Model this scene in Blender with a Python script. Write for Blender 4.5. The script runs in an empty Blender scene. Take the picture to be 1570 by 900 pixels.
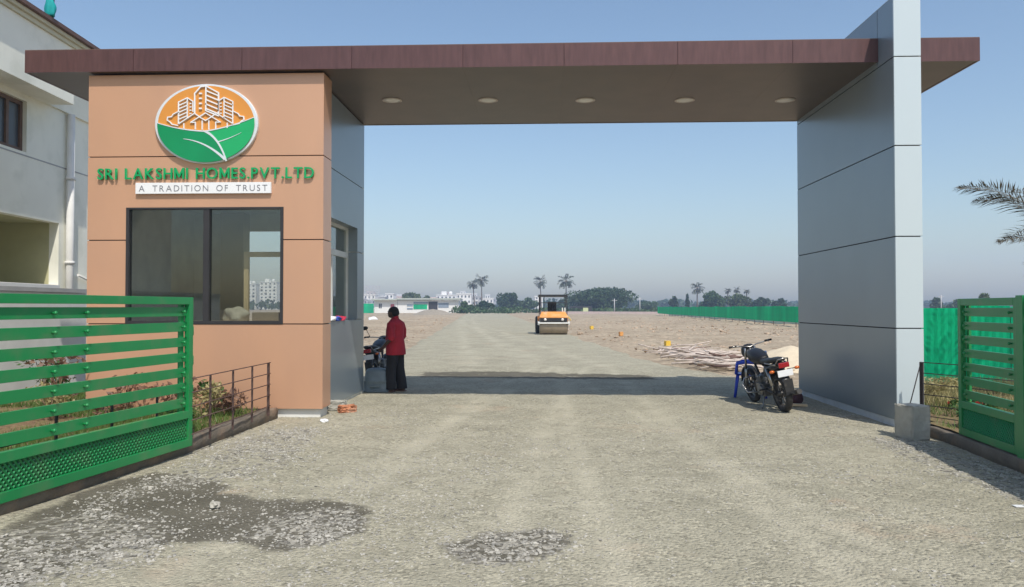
import bpy, bmesh, math, random
import numpy as np
from mathutils import Vector, Matrix, Euler
random.seed(7); rng = np.random.default_rng(7)
PI = math.pi
S = bpy.context.scene
C = S.collection
# ------------------------------------------------------------------ camera
F = 1150.0; YAW = 0.0391; PITCH = math.atan(21 / F); EYE = 1.65
cd = bpy.data.cameras.new('camera'); cam = bpy.data.objects.new('camera', cd); C.objects.link(cam)
cd.sensor_width = 36; cd.lens = F / 1570 * 36; cd.clip_start = 0.05; cd.clip_end = 9000
cam.location = (0, 0, EYE); cam.rotation_euler = (PI / 2 + PITCH, 0, YAW)
S.camera = cam
# ------------------------------------------------------------------ light
SUNV = Vector((0.275, -0.64, 1.0)).normalized()
EL = math.asin(SUNV.z); AZ = math.atan2(SUNV.x, SUNV.y)      # azimuth from +Y towards +X
w = bpy.data.worlds.new('World'); S.world = w; w.use_nodes = True
nt = w.node_tree; nt.nodes.clear()
sky = nt.nodes.new('ShaderNodeTexSky'); sky.sky_type = 'NISHITA'; sky.sun_disc = False
sky.sun_elevation = EL; sky.sun_rotation = AZ; sky.air_density = 1.32; sky.dust_density = 1.6; sky.ozone_density = 3.3
sky.altitude = 0
bg = nt.nodes.new('ShaderNodeBackground'); bg.inputs[1].default_value = 0.12
wo = nt.nodes.new('ShaderNodeOutputWorld')
nt.links.new(sky.outputs[0], bg.inputs[0]); nt.links.new(bg.outputs[0], wo.inputs[0])
sl = bpy.data.lights.new('sun', 'SUN'); sl.energy = 3.4; sl.angle = math.radians(0.55); sl.color = (1, .95, .87)
so = bpy.data.objects.new('sun', sl); C.objects.link(so); so.rotation_euler = SUNV.to_track_quat('Z', 'Y').to_euler()
so.location = (5, -8, 20)
S.view_settings.view_transform = 'Standard'; S.view_settings.look = 'None'
S.view_settings.exposure = 0.28; S.view_settings.gamma = 1; S.view_settings.use_curve_mapping = False

# ------------------------------------------------------------------ helpers
cY, sY = math.cos(YAW), math.sin(YAW)
def wd(px, D):                       # a bearing of the photograph and a distance -> ground point
    xc = (px - 785) / F * D
    return Vector((xc * cY - D * sY, D * cY + xc * sY, 0))
def gd(px, py, z=0.0):               # point on the ground at height z
    return wd(px, F * (EYE - z) / (py - 471))
def hz(py, D): return EYE + (471 - py) * D / F

def tag(o, label, cat, group=None, kind=None):
    if label: o['label'] = label
    if cat: o['category'] = cat
    if group: o['group'] = group
    if kind: o['kind'] = kind
    return o
def thing(name, label, cat, loc=(0, 0, 0), rot=0, group=None):
    o = bpy.data.objects.new(name, None); C.objects.link(o); o.empty_display_size = .2
    o.location = loc
    o.rotation_euler = rot if isinstance(rot, (tuple, list)) else (0, 0, rot)
    return tag(o, label, cat, group)
def link_mesh(name, me, m, parent=None):
    o = bpy.data.objects.new(name, me); C.objects.link(o)
    if parent: o.parent = parent
    for x in (m if isinstance(m, (list, tuple)) else [m]): me.materials.append(x)
    return o
def copy_tree(o, parent=None):
    c = o.copy(); C.objects.link(c)
    if parent: c.parent = parent
    for ch in [x for x in C.objects if x.parent == o]: copy_tree(ch, c)
    return c

class MB:
    def __init__(s): s.v = []; s.f = []; s.smooth = []
    def add(s, vs, fs, sm=False):
        n = len(s.v); s.v += [tuple(p) for p in vs]
        s.f += [tuple(i + n for i in f) for f in fs]; s.smooth += [sm] * len(fs); return s
    def box(s, a, b, M=None):
        (x0, y0, z0), (x1, y1, z1) = a, b
        x0, x1 = min(x0, x1), max(x0, x1); y0, y1 = min(y0, y1), max(y0, y1); z0, z1 = min(z0, z1), max(z0, z1)
        vs = [Vector(p) for p in ((x0, y0, z0), (x1, y0, z0), (x1, y1, z0), (x0, y1, z0), (x0, y0, z1), (x1, y0, z1), (x1, y1, z1), (x0, y1, z1))]
        if M: vs = [M @ p for p in vs]
        return s.add(vs, [(0, 3, 2, 1), (4, 5, 6, 7), (0, 1, 5, 4), (1, 2, 6, 5), (2, 3, 7, 6), (3, 0, 4, 7)])
    def tube(s, pts, r, n=8, caps=True, flat=None):
        pts = [Vector(p) for p in pts]; k = len(pts)
        rs = r if isinstance(r, (list, tuple)) else [r] * k
        vs = []; prev = None
        for i, p in enumerate(pts):
            t = (pts[min(i + 1, k - 1)] - pts[max(i - 1, 0)]).normalized()
            up = Vector((0, 0, 1)) if abs(t.z) < .95 else Vector((1, 0, 0))
            if prev is None: a = t.cross(up).normalized()
            else:
                a = prev - t * prev.dot(t)
                a = a.normalized() if a.length > 1e-4 else t.cross(up).normalized()
            prev = a; b = t.cross(a)
            for j in range(n):
                q = 2 * PI * j / n
                rr = rs[i]; ra, rb = rr if isinstance(rr, (tuple, list)) else (rr, rr)
                vs.append(p + a * (math.cos(q) * ra) + b * (math.sin(q) * rb))
        fs = [(i * n + j, i * n + (j + 1) % n, (i + 1) * n + (j + 1) % n, (i + 1) * n + j) for i in range(k - 1) for j in range(n)]
        s.add(vs, fs, n > 4)
        if caps: s.f += [tuple(len(s.v) - k * n + j for j in range(n))[::-1], tuple(len(s.v) - n + j for j in range(n))]; s.smooth += [False, False]
        return s
    def ball(s, c, r, nu=12, nv=8, M=None):
        c = Vector(c); r = (r, r, r) if not isinstance(r, (tuple, list)) else r
        vs = [Vector((0, 0, -1))] + [Vector((math.cos(a) * math.cos(b), math.sin(a) * math.cos(b), math.sin(b)))
              for b in [PI * (k / nv - .5) for k in range(1, nv)] for a in [2 * PI * j / nu for j in range(nu)]] + [Vector((0, 0, 1))]
        fs = [(0, 1 + (j + 1) % nu, 1 + j) for j in range(nu)]
        for k in range(nv - 2):
            o = 1 + k * nu; fs += [(o + j, o + (j + 1) % nu, o + nu + (j + 1) % nu, o + nu + j) for j in range(nu)]
        o = 1 + (nv - 2) * nu; fs += [(o + j, o + (j + 1) % nu, len(vs) - 1) for j in range(nu)]
        vs = [Vector((p.x * r[0], p.y * r[1], p.z * r[2])) for p in vs]
        if M: vs = [M @ p for p in vs]
        return s.add([p + c for p in vs], fs, True)
    def lathe(s, prof, c=(0, 0, 0), axis='Z', n=24):       # prof: (radius, along)
        vs = []
        for r, h in prof:
            for j in range(n):
                a = 2 * PI * j / n; x, y = r * math.cos(a), r * math.sin(a)
                p = {'Z': (x, y, h), 'Y': (x, h, y), 'X': (h, x, y)}[axis]
                vs.append((p[0] + c[0], p[1] + c[1], p[2] + c[2]))
        fs = [(i * n + j, i * n + (j + 1) % n, (i + 1) * n + (j + 1) % n, (i + 1) * n + j) for i in range(len(prof) - 1) for j in range(n)]
        return s.add(vs, fs, True)
    def prism(s, poly, y0, y1):                            # poly in (x, z), thickness along y
        n = len(poly)
        vs = [(x, y0, z) for x, z in poly] + [(x, y1, z) for x, z in poly]
        return s.add(vs, [tuple(range(n)), tuple(range(2 * n - 1, n - 1, -1))] + [(i, n + i, n + (i + 1) % n, (i + 1) % n) for i in range(n)])
    def loft(s, rings, caps=True):                          # rings: lists of points
        n = len(rings[0]); o = len(s.v)
        vs = [p for r in rings for p in r]
        fs = [(i * n + j, i * n + (j + 1) % n, (i + 1) * n + (j + 1) % n, (i + 1) * n + j) for i in range(len(rings) - 1) for j in range(n)]
        s.add(vs, fs, True)
        if caps: s.f += [tuple(o + j for j in range(n))[::-1], tuple(o + (len(rings) - 1) * n + j for j in range(n))]; s.smooth += [False, False]
        return s
    def build(s, name, m, parent=None, bevel=0):
        me = bpy.data.meshes.new(name); me.from_pydata(s.v, [], s.f)
        me.polygons.foreach_set('use_smooth', s.smooth); me.validate(); 
        bm = bmesh.new(); bm.from_mesh(me); bmesh.ops.recalc_face_normals(bm, faces=bm.faces[:])
        if bevel:
            es = [e for e in bm.edges if len(e.link_faces) == 2 and e.calc_face_angle(0) > .6]
            bmesh.ops.bevel(bm, geom=es, offset=bevel, segments=2, affect='EDGES', profile=.6)
        bm.to_mesh(me); bm.free(); me.update()
        return link_mesh(name, me, m, parent)
def raw(name, V, Fa, m, parent=None, smooth=False, attrs=None):   # numpy arrays, quads or tris
    me = bpy.data.meshes.new(name); k = Fa.shape[1]
    me.vertices.add(len(V)); me.vertices.foreach_set('co', V.astype(np.float32).ravel())
    me.loops.add(Fa.size); me.loops.foreach_set('vertex_index', Fa.astype(np.int32).ravel())
    me.polygons.add(len(Fa)); me.polygons.foreach_set('loop_start', np.arange(0, Fa.size, k, dtype=np.int32))
    try: me.polygons.foreach_set('loop_total', np.full(len(Fa), k, dtype=np.int32))
    except Exception: pass
    me.polygons.foreach_set('use_smooth', np.full(len(Fa), smooth))
    me.update(calc_edges=True)
    for n, a in (attrs or {}).items():
        at = me.attributes.new(n, 'FLOAT', 'POINT'); at.data.foreach_set('value', a.astype(np.float32).ravel())
    return link_mesh(name, me, m, parent)
def pieces(name, boxes, m, parent=None, bevel=0):
    for a, b in boxes: MB().box(a, b).build(name, m, parent, bevel)
class PB(MB):                                   # collects boxes, builds each as a part of its own
    def __init__(s): super().__init__(); s.bx = []
    def box(s, a, b, M=None): s.bx.append((a, b)); return s
    def build(s, name, m, parent=None, bevel=0): pieces(name, s.bx, m, parent, bevel)
def struct(o): o['kind'] = 'structure'; return o
def remesh(o, vox=.012, smooth=3):
    m = o.modifiers.new('r', 'REMESH'); m.mode = 'VOXEL'; m.voxel_size = vox; m.use_smooth_shade = True
    s = o.modifiers.new('s', 'SMOOTH'); s.iterations = smooth; s.factor = .5
    dg = bpy.context.evaluated_depsgraph_get(); me = bpy.data.meshes.new_from_object(o.evaluated_get(dg))
    mats = list(o.data.materials); o.modifiers.clear(); o.data = me
    if not len(me.materials):
        for x in mats: me.materials.append(x)
    return o

def _h(ix, iy, seed):
    n = (ix.astype(np.int64) * 374761393 + iy.astype(np.int64) * 668265263 + seed * 1274126177) & 0xffffffff
    n = ((n ^ (n >> 13)) * 1274126177) & 0xffffffff
    return ((n ^ (n >> 16)) & 0xffff) / 65535.0
def vn(x, y, seed=0):
    ix, iy = np.floor(x), np.floor(y); fx, fy = x - ix, y - iy
    fx = fx * fx * (3 - 2 * fx); fy = fy * fy * (3 - 2 * fy)
    a, b, c, d = _h(ix, iy, seed), _h(ix + 1, iy, seed), _h(ix, iy + 1, seed), _h(ix + 1, iy + 1, seed)
    return (a * (1 - fx) + b * fx) * (1 - fy) + (c * (1 - fx) + d * fx) * fy
def fbm(x, y, seed=0, o=4):
    x = np.asarray(x, float); y = np.asarray(y, float)
    t = 0; a = .5
    for i in range(o): t = t + a * vn(x * 2 ** i, y * 2 ** i, seed + i); a *= .5
    return t / (1 - .5 ** o)

# ------------------------------------------------------------------ materials
def N(nt, t, **k):
    n = nt.nodes.new(t)
    for a, b in k.items(): setattr(n, a, b)
    return n
def mat(name, col, rough=.6, metal=0, var=.12, vscale=3, bump=0, bscale=40, spec=.5, stretch=None, coat=0, dirt=None):
    m = bpy.data.materials.new(name); m.use_nodes = True; nt = m.node_tree; b = nt.nodes['Principled BSDF']
    b.inputs['Roughness'].default_value = rough; b.inputs['Metallic'].default_value = metal
    b.inputs['Specular IOR Level'].default_value = spec; b.inputs['Coat Weight'].default_value = coat
    tc = N(nt, 'ShaderNodeTexCoord'); mp = N(nt, 'ShaderNodeMapping')
    if stretch: mp.inputs['Scale'].default_value = stretch
    nt.links.new(tc.outputs['Object'], mp.inputs[0])
    no = N(nt, 'ShaderNodeTexNoise'); no.inputs['Scale'].default_value = vscale; no.inputs['Detail'].default_value = 6
    nt.links.new(mp.outputs[0], no.inputs[0])
    r = N(nt, 'ShaderNodeValToRGB'); c = Vector(col)
    r.color_ramp.elements[0].position = .3; r.color_ramp.elements[1].position = .7
    r.color_ramp.elements[0].color = (*(c * (1 - var)), 1); r.color_ramp.elements[1].color = (*(c * (1 + var)), 1)
    nt.links.new(no.outputs[0], r.inputs[0])
    out = r.outputs[0]
    if dirt:                                             # (colour, scale, amount): blotches
        n2 = N(nt, 'ShaderNodeTexNoise'); n2.inputs['Scale'].default_value = dirt[1]; n2.inputs['Detail'].default_value = 8
        nt.links.new(mp.outputs[0], n2.inputs[0])
        mr = N(nt, 'ShaderNodeMapRange'); mr.inputs[1].default_value = .5; mr.inputs[2].default_value = .68; mr.inputs[4].default_value = dirt[2]
        nt.links.new(n2.outputs[0], mr.inputs[0])
        mx = N(nt, 'ShaderNodeMix', data_type='RGBA'); mx.inputs[7].default_value = (*dirt[0], 1)
        nt.links.new(mr.outputs[0], mx.inputs[0]); nt.links.new(out, mx.inputs[6]); out = mx.outputs[2]
    nt.links.new(out, b.inputs['Base Color'])
    if bump:
        n3 = N(nt, 'ShaderNodeTexNoise'); n3.inputs['Scale'].default_value = bscale; n3.inputs['Detail'].default_value = 5
        nt.links.new(mp.outputs[0], n3.inputs[0])
        bp = N(nt, 'ShaderNodeBump'); bp.inputs['Strength'].default_value = bump; bp.inputs['Distance'].default_value = .02
        nt.links.new(n3.outputs[0], bp.inputs['Height']); nt.links.new(bp.outputs[0], b.inputs['Normal'])
    return m
def leafmat(name, col, var=.3, trans=.25):
    m = mat(name, col, .55, 0, var, 1.3)
    b = m.node_tree.nodes['Principled BSDF']; 
    return m
M = {}
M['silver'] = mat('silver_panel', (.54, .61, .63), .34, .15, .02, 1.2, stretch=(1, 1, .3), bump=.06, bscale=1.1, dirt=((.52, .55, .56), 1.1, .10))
M['silver_shade'] = mat('silver_panel_shade', (.25, .295, .325), .30, .3, .04, 1, bump=.08, bscale=.9, dirt=((.3, .32, .33), .9, .12))  # darker copy of the silver, shade of the side faces put into its colour
M['copper'] = mat('copper_panel', (.60, .34, .21), .34, .22, .03, 1, stretch=(1, 1, .4), bump=.06, bscale=1.1, dirt=((.42, .26, .19), .8, .25))
M['fascia'] = mat('dark_brown_panel', (.112, .054, .050), .36, .25, .16, 5, stretch=(3, 3, .5), dirt=((.15, .075, .065), 2, .25))
M['soffit'] = mat('soffit_panel', (.100, .070, .050), .42, .2, .10, 2)
M['core'] = mat('dark_joint', (.02, .02, .02), .8)
M['white_paint'] = mat('white_paint', (.72, .72, .68), .6, var=.06, dirt=((.45, .42, .36), 3, .4))
M['plinth'] = mat('plinth_paint', (.55, .58, .60), .7, var=.08, bump=.2, dirt=((.4, .38, .34), 4, .5))
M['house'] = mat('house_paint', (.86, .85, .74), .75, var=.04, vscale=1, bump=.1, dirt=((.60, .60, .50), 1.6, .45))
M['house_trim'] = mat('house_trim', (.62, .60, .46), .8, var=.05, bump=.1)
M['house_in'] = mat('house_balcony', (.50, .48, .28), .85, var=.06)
M['brown_edge'] = mat('brown_coping', (.13, .075, .06), .7)
M['dark_frame'] = mat('dark_frame', (.03, .028, .03), .4)
M['wood_dark'] = mat('dark_wood', (.13, .075, .05), .6, var=.2, vscale=8)
M['wood'] = mat('pale_wood', (.68, .52, .32), .6, var=.15, vscale=6, stretch=(1, 1, .2))
M['green'] = mat('green_enamel', (.012, .23, .065), .32, 0, .06, 2, spec=.5, bump=.03, bscale=15, dirt=((.10, .20, .09), 4, .45))
M['rod'] = mat('dark_rod', (.045, .035, .035), .6, .3)
M['rust_rod'] = mat('rusty_rod', (.10, .06, .05), .7, .2, var=.3, vscale=20)
M['concrete'] = mat('concrete', (.40, .385, .33), .9, var=.12, vscale=6, bump=.6, bscale=30, dirt=((.28, .26, .22), 7, .5))
M['kerb'] = mat('kerb_concrete_shaded', (.155, .13, .10), .9, var=.2, vscale=4, bump=.7, bscale=22, dirt=((.30, .20, .13), 3, .6))  # concrete tone lowered, carries the shade under the gates
M['brick'] = mat('brick', (.48, .20, .10), .9, var=.2, vscale=10, bump=.6, bscale=40, dirt=((.5, .36, .26), 8, .6))
M['logo_white'] = mat('sign_white', (.80, .80, .80), .35, var=.01)
M['logo_silver'] = mat('sign_rim', (.74, .77, .78), .25, .25, var=.05)
M['logo_orange'] = mat('sign_orange', (.66, .27, .045), .35, var=.03)
M['logo_green'] = mat('sign_green', (.0, .25, .085), .3, var=.1, vscale=2)
M['logo_green2'] = mat('sign_light_green', (.01, .38, .12), .3, var=.04)
M['letter'] = mat('letter_green', (.0, .33, .10), .35, var=.04)
M['grey_ink'] = mat('grey_ink', (.23, .23, .25), .5)
M['lens'] = mat('light_lens', (.72, .68, .62), .35)
M['rim_lamp'] = mat('lamp_rim', (.5, .42, .36), .4, .5)
M['rubber'] = mat('rubber', (.022, .021, .020), .75, var=.3, vscale=15, dirt=((.12, .10, .08), 10, .5))
M['black'] = mat('black_plastic', (.02, .02, .022), .4)
M['blackgloss'] = mat('black_gloss', (.010, .010, .012), .42, coat=.0, dirt=((.07, .06, .05), 5, .25))
M['darksteel'] = mat('dark_steel', (.09, .085, .08), .5, .6)
M['chrome'] = mat('chrome', (.42, .41, .40), .3, 1, dirt=((.2, .16, .12), 12, .5))
M['steel'] = mat('grey_steel', (.22, .22, .22), .4, .8)
M['redlens'] = mat('red_lens', (.32, .01, .015), .15, coat=.5)
M['amber'] = mat('amber_lens', (.55, .12, .01), .2, coat=.5)
M['seat'] = mat('black_seat', (.02, .02, .02), .55, bump=.2)
M['skin'] = mat('skin', (.075, .036, .024), .5)
M['hair'] = mat('hair', (.01, .009, .009), .7, bump=.6, bscale=120)
M['shirt'] = mat('red_cloth', (.36, .014, .028), .85, var=.15, vscale=5, bump=.5, bscale=9)
M['trousers'] = mat('black_cloth', (.012, .012, .015), .85, bump=.4, bscale=9)
M['sandal'] = mat('sandal', (.14, .08, .06), .7)
M['blueplastic'] = mat('blue_plastic', (.012, .05, .50), .35)
M['tub'] = mat('grey_plastic', (.13, .17, .19), .45, var=.12, vscale=8)
M['orange_paint'] = mat('orange_paint', (.70, .25, .05), .4, dirt=((.45, .25, .12), 4, .4))
M['orange_deck'] = mat('amber_paint', (.70, .30, .075), .45, dirt=((.55, .42, .28), 3, .6))
M['drum'] = mat('drum_steel', (.33, .27, .20), .45, .4, var=.15, dirt=((.35, .28, .2), 4, .6))
M['netgreen'] = mat('green_sheet', (.0, .62, .34), .6, var=.18, vscale=.6, stretch=(1, 1, .15), bump=.25, bscale=3)
M['yellow'] = mat('yellow_plastic', (.70, .45, .04), .6, dirt=((.45, .34, .2), 8, .6))
M['orange'] = mat('orange_plastic', (.65, .30, .08), .6, dirt=((.45, .34, .2), 8, .6))
M['sand'] = mat('pale_sand', (.62, .52, .37), .95, var=.08, bump=.6, bscale=15)
M['heap'] = mat('gravel_heap', (.27, .235, .185), .95, var=.15, bump=.8, bscale=8)
M['pole'] = mat('bleached_wood', (.52, .44, .38), .8, var=.3, vscale=5)
M['pole2'] = mat('weathered_wood', (.17, .105, .085), .8, var=.3, vscale=5)
M['farwhite'] = mat('far_white_wall', (.72, .71, .68), .8, var=.06)
M['fargrey'] = mat('far_grey_wall', (.40, .40, .40), .8, var=.1)
M['farpink'] = mat('far_pink_wall', (.60, .48, .44), .8, var=.1)
M['farwin'] = mat('far_window', (.07, .08, .09), .3)
M['roofgrey'] = mat('sheet_roof', (.42, .45, .40), .6, .1)
M['farblue'] = mat('blue_grey_wall', (.22, .27, .33), .7)
M['reddoor'] = mat('red_door', (.45, .08, .09), .6)
M['trunk'] = mat('bark', (.14, .11, .085), .9, var=.25, bump=.6)
M['leafA'] = leafmat('tree_leaf', (.055, .105, .030))
M['leafB'] = leafmat('dark_tree_leaf', (.040, .080, .026))
M['leafC'] = leafmat('olive_tree_leaf', (.085, .12, .035))
M['palmleaf'] = leafmat('palm_leaf', (.030, .045, .020))
M['frond'] = leafmat('dusty_frond', (.105, .085, .05), .45)
M['rachis'] = mat('frond_stalk', (.19, .13, .07), .7)
M['shrub'] = leafmat('shrub_leaf', (.055, .12, .022), .35)
M['dryleaf'] = leafmat('dry_leaf', (.22, .125, .08), .45)
M['strawleaf'] = leafmat('straw_leaf', (.38, .33, .15), .35)
M['grassm'] = leafmat('grass_blade', (.10, .16, .03), .3)
M['flower'] = leafmat('red_flower', (.45, .04, .03), .2)
M['cloth_teal'] = mat('teal_cloth', (.0, .30, .30), .8, var=.25)
M['sack'] = mat('pale_sack', (.50, .46, .38), .9, bump=.6, bscale=12)
M['card'] = mat('cardboard', (.30, .24, .18), .9)
M['intwall'] = mat('inside_wall', (.66, .65, .58), .9)
M['intwall2'] = mat('inside_ochre', (.34, .30, .19), .9)
M['whiteframe'] = mat('white_frame', (.66, .66, .62), .45)
M['redcloth'] = mat('pink_cloth', (.55, .03, .07), .8)
M['bluecloth'] = mat('blue_cloth', (.03, .08, .42), .8)

def translucent(m, amt):
    nt = m.node_tree; b = nt.nodes['Principled BSDF']; o = [n for n in nt.nodes if n.type == 'OUTPUT_MATERIAL'][0]
    t = N(nt, 'ShaderNodeBsdfTranslucent'); mx = N(nt, 'ShaderNodeMixShader'); mx.inputs[0].default_value = amt
    src = b.inputs['Base Color'].links[0].from_socket; nt.links.new(src, t.inputs[0])
    nt.links.new(b.outputs[0], mx.inputs[1]); nt.links.new(t.outputs[0], mx.inputs[2]); nt.links.new(mx.outputs[0], o.inputs[0])
translucent(M['netgreen'], .62)
for k_ in ('leafA', 'leafB', 'leafC', 'shrub', 'grassm', 'dryleaf', 'strawleaf', 'frond'): translucent(M[k_], .28)
def glassmat(name, tint, refl=.10, trans=.6, rough=.0):
    m = bpy.data.materials.new(name); m.use_nodes = True; nt = m.node_tree; nt.nodes.clear()
    o = N(nt, 'ShaderNodeOutputMaterial'); a = N(nt, 'ShaderNodeBsdfTransparent'); a.inputs[0].default_value = (*tint, 1)
    g = N(nt, 'ShaderNodeBsdfGlossy'); g.inputs[0].default_value = (.8, .82, .85, 1); g.inputs['Roughness'].default_value = rough
    lw = N(nt, 'ShaderNodeLayerWeight'); lw.inputs[0].default_value = .5; fr = N(nt, 'ShaderNodeMath', operation='POWER'); fr.inputs[1].default_value = 4.0; nt.links.new(lw.outputs['Facing'], fr.inputs[0])
    ad = N(nt, 'ShaderNodeMath', operation='ADD'); ad.inputs[1].default_value = refl; ad.use_clamp = True
    mx = N(nt, 'ShaderNodeMixShader')
    nt.links.new(fr.outputs[0], ad.inputs[0]); nt.links.new(ad.outputs[0], mx.inputs[0])
    nt.links.new(a.outputs[0], mx.inputs[1]); nt.links.new(g.outputs[0], mx.inputs[2]); nt.links.new(mx.outputs[0], o.inputs[0])
    return m
M['glass'] = glassmat('tinted_glass', (.80, .82, .79), .075)
M['glass_clear'] = glassmat('clear_glass', (.75, .8, .76), .08)

def ground_mat(name, cols, fine, wet=False, big=.25):
    """cols: dark, mid, light; fine = stone scale; attributes wet / loose / dusty steer it"""
    m = bpy.data.materials.new(name); m.use_nodes = True; nt = m.node_tree; L = nt.links
    b = nt.nodes['Principled BSDF']; b.inputs['Roughness'].default_value = .95; b.inputs['Specular IOR Level'].default_value = .15
    tc = N(nt, 'ShaderNodeTexCoord'); O = tc.outputs['Object']
    def noise(sc, det=6, ro=.6):
        n = N(nt, 'ShaderNodeTexNoise'); n.inputs['Scale'].default_value = sc; n.inputs['Detail'].default_value = det
        n.inputs['Roughness'].default_value = ro; L.new(O, n.inputs[0]); return n.outputs[0]
    def rng_(s, a, b_, c=0, d=1):
        n = N(nt, 'ShaderNodeMapRange'); n.inputs[1].default_value = a; n.inputs[2].default_value = b_
        n.inputs[3].default_value = c; n.inputs[4].default_value = d; L.new(s, n.inputs[0]); return n.outputs[0]
    def mix(f, a, b_):
        n = N(nt, 'ShaderNodeMix', data_type='RGBA')
        if isinstance(f, float): n.inputs[0].default_value = f
        else: L.new(f, n.inputs[0])
        for i, v in ((6, a), (7, b_)):
            if isinstance(v, tuple): n.inputs[i].default_value = (*v, 1)
            else: L.new(v, n.inputs[i])
        return n.outputs[2]
    def mul(a, b_):
        n = N(nt, 'ShaderNodeMath', operation='MULTIPLY')
        for i, v in ((0, a), (1, b_)):
            if isinstance(v, float): n.inputs[i].default_value = v
            else: L.new(v, n.inputs[i])
        return n.outputs[0]
    def attr(n): 
        a = N(nt, 'ShaderNodeAttribute'); a.attribute_name = n; return a.outputs['Fac']
    base = mix(rng_(noise(big, 8, .65), .38, .62), cols[0], cols[1])
    base = mix(mul(rng_(noise(big * 2.6, 7, .75), .53, .66), .6), base, tuple(c * .68 for c in cols[0]))
    base = mix(rng_(noise(big * 5, 6, .7), .42, .72), base, cols[2])
    base = mix(mul(rng_(noise(.55, 6, .7), .57, .70), .45), base, (.50, .33, .22))             # reddish earth
    vo = N(nt, 'ShaderNodeTexVoronoi'); vo.inputs['Scale'].default_value = fine; L.new(O, vo.inputs[0])
    sp = N(nt, 'ShaderNodeSeparateColor'); L.new(vo.outputs['Color'], sp.inputs[0])
    stone = mix(rng_(sp.outputs[0], 0, 1), tuple(c * .48 for c in cols[1]), tuple(min(.72, c * 1.42) for c in cols[1]))
    st = mul(rng_(noise(fine * .12, 4), .36, .60), .75)
    base = mix(st, base, stone)
    specks = rng_(noise(fine * 1.5, 3, .8), .60, .68)
    base = mix(mul(specks, .85), base, tuple(c * .45 for c in cols[0]))
    if wet:
        tk = attr('track'); base = mix(mul(mul(tk, rng_(noise(1.1, 5), .35, .6)), .85), base, tuple(min(.6, c * 1.08) for c in cols[2]))
    bh = mul(rng_(vo.outputs['Distance'], 0, .6, 1, 0), 1.0)
    if wet:
        wt = attr('wet'); lo = attr('loose')
        w0 = rng_(noise(2.4, 9, .78), .25, .75, -.42, .42)
        ad = N(nt, 'ShaderNodeMath', operation='ADD'); L.new(wt, ad.inputs[0]); L.new(w0, ad.inputs[1])
        wm = rng_(ad.outputs[0], .40, .66)
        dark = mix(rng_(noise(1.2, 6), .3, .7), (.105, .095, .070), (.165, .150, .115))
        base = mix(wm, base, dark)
        v2 = N(nt, 'ShaderNodeTexVoronoi'); v2.inputs['Scale'].default_value = 26; L.new(O, v2.inputs[0])
        s2 = N(nt, 'ShaderNodeSeparateColor'); L.new(v2.outputs['Color'], s2.inputs[0])
        pe = mix(rng_(s2.outputs[1], 0, 1), (.13, .12, .10), (.42, .39, .32))
        a2 = N(nt, 'ShaderNodeMath', operation='ADD'); L.new(lo, a2.inputs[0]); L.new(rng_(noise(5, 5), .2, .8, -.4, .4), a2.inputs[1])
        lm = mul(rng_(a2.outputs[0], .45, .62), rng_(s2.outputs[0], .35, .42))
        base = mix(lm, base, pe)
    L.new(base, b.inputs['Base Color'])
    bp = N(nt, 'ShaderNodeBump'); bp.inputs['Strength'].default_value = .8; bp.inputs['Distance'].default_value = .016
    hn = N(nt, 'ShaderNodeMath', operation='ADD'); L.new(mul(noise(fine * .5, 8, .75), 1.3), hn.inputs[0]); L.new(bh, hn.inputs[1])
    L.new(hn.outputs[0], bp.inputs['Height']); L.new(bp.outputs[0], b.inputs['Normal'])
    return m
M['gravel'] = ground_mat('gravel_road', ((.280, .260, .192), (.375, .346, .256), (.465, .428, .322)), 34, True)
M['soil'] = ground_mat('bare_earth', ((.24, .185, .125), (.385, .31, .22), (.46, .39, .285)), 7, False, .09)
M['bed'] = ground_mat('garden_soil', ((.16, .10, .06), (.22, .15, .09), (.20, .20, .07)), 25, False, .8)

# ------------------------------------------------------------------ the ground
RY = np.array([10, 15, 22, 36, 46, 126, 210, 260.]); 
RL = np.array([-4.6, -4.8, -5.4, -6.1, -6.9, -14.0, -21, -25.]); RR = np.array([6.6, 5.6, 3.8, 2.6, 1.9, -4.0, -10, -13.])
def nonuni(dense, far, ratio=1.18):
    out = list(dense); st = dense[-1] - dense[-2]; v = dense[-1]
    while v < far: st *= ratio; v += st; out.append(v)
    return np.array(out)
gx = nonuni(np.arange(0, 34, .45), 4500); gx = np.concatenate([-gx[:0:-1], gx])
gy = nonuni(np.arange(2, 110, .45), 7000); gyn = nonuni(np.arange(0, 2, .5), 400); gy = np.concatenate([2 - gyn[:0:-1], gy])
X, Y = np.meshgrid(gx, gy)
dl = np.interp(Y, RY, RL) - X; dr = X - np.interp(Y, RY, RR); de = np.maximum(dl, dr)
rise = np.clip((de + .1 + 1.2 * (fbm(X * .5, Y * .5, 3) - .5)) / 1.6, 0, 1)
field = np.clip((Y - 15.5) / 3, 0, 1) * rise
z = -.05 + field * (.07 + .30 * (fbm(X * .22, Y * .22, 11, 4) - .44) + .16 * (fbm(X * .9, Y * .9, 5, 3) - .3)) * np.clip((400 - Y) / 200, 0, 1)
z = np.where(Y < 15.5, -.06, z)
nx, ny = len(gx), len(gy)
idx = np.arange(nx * ny).reshape(ny, nx)
Q = np.stack([idx[:-1, :-1], idx[:-1, 1:], idx[1:, 1:], idx[1:, :-1]], -1).reshape(-1, 4)
struct(raw('ground', np.stack([X, Y, z], -1).reshape(-1, 3), Q, M['soil'], smooth=True))

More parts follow.
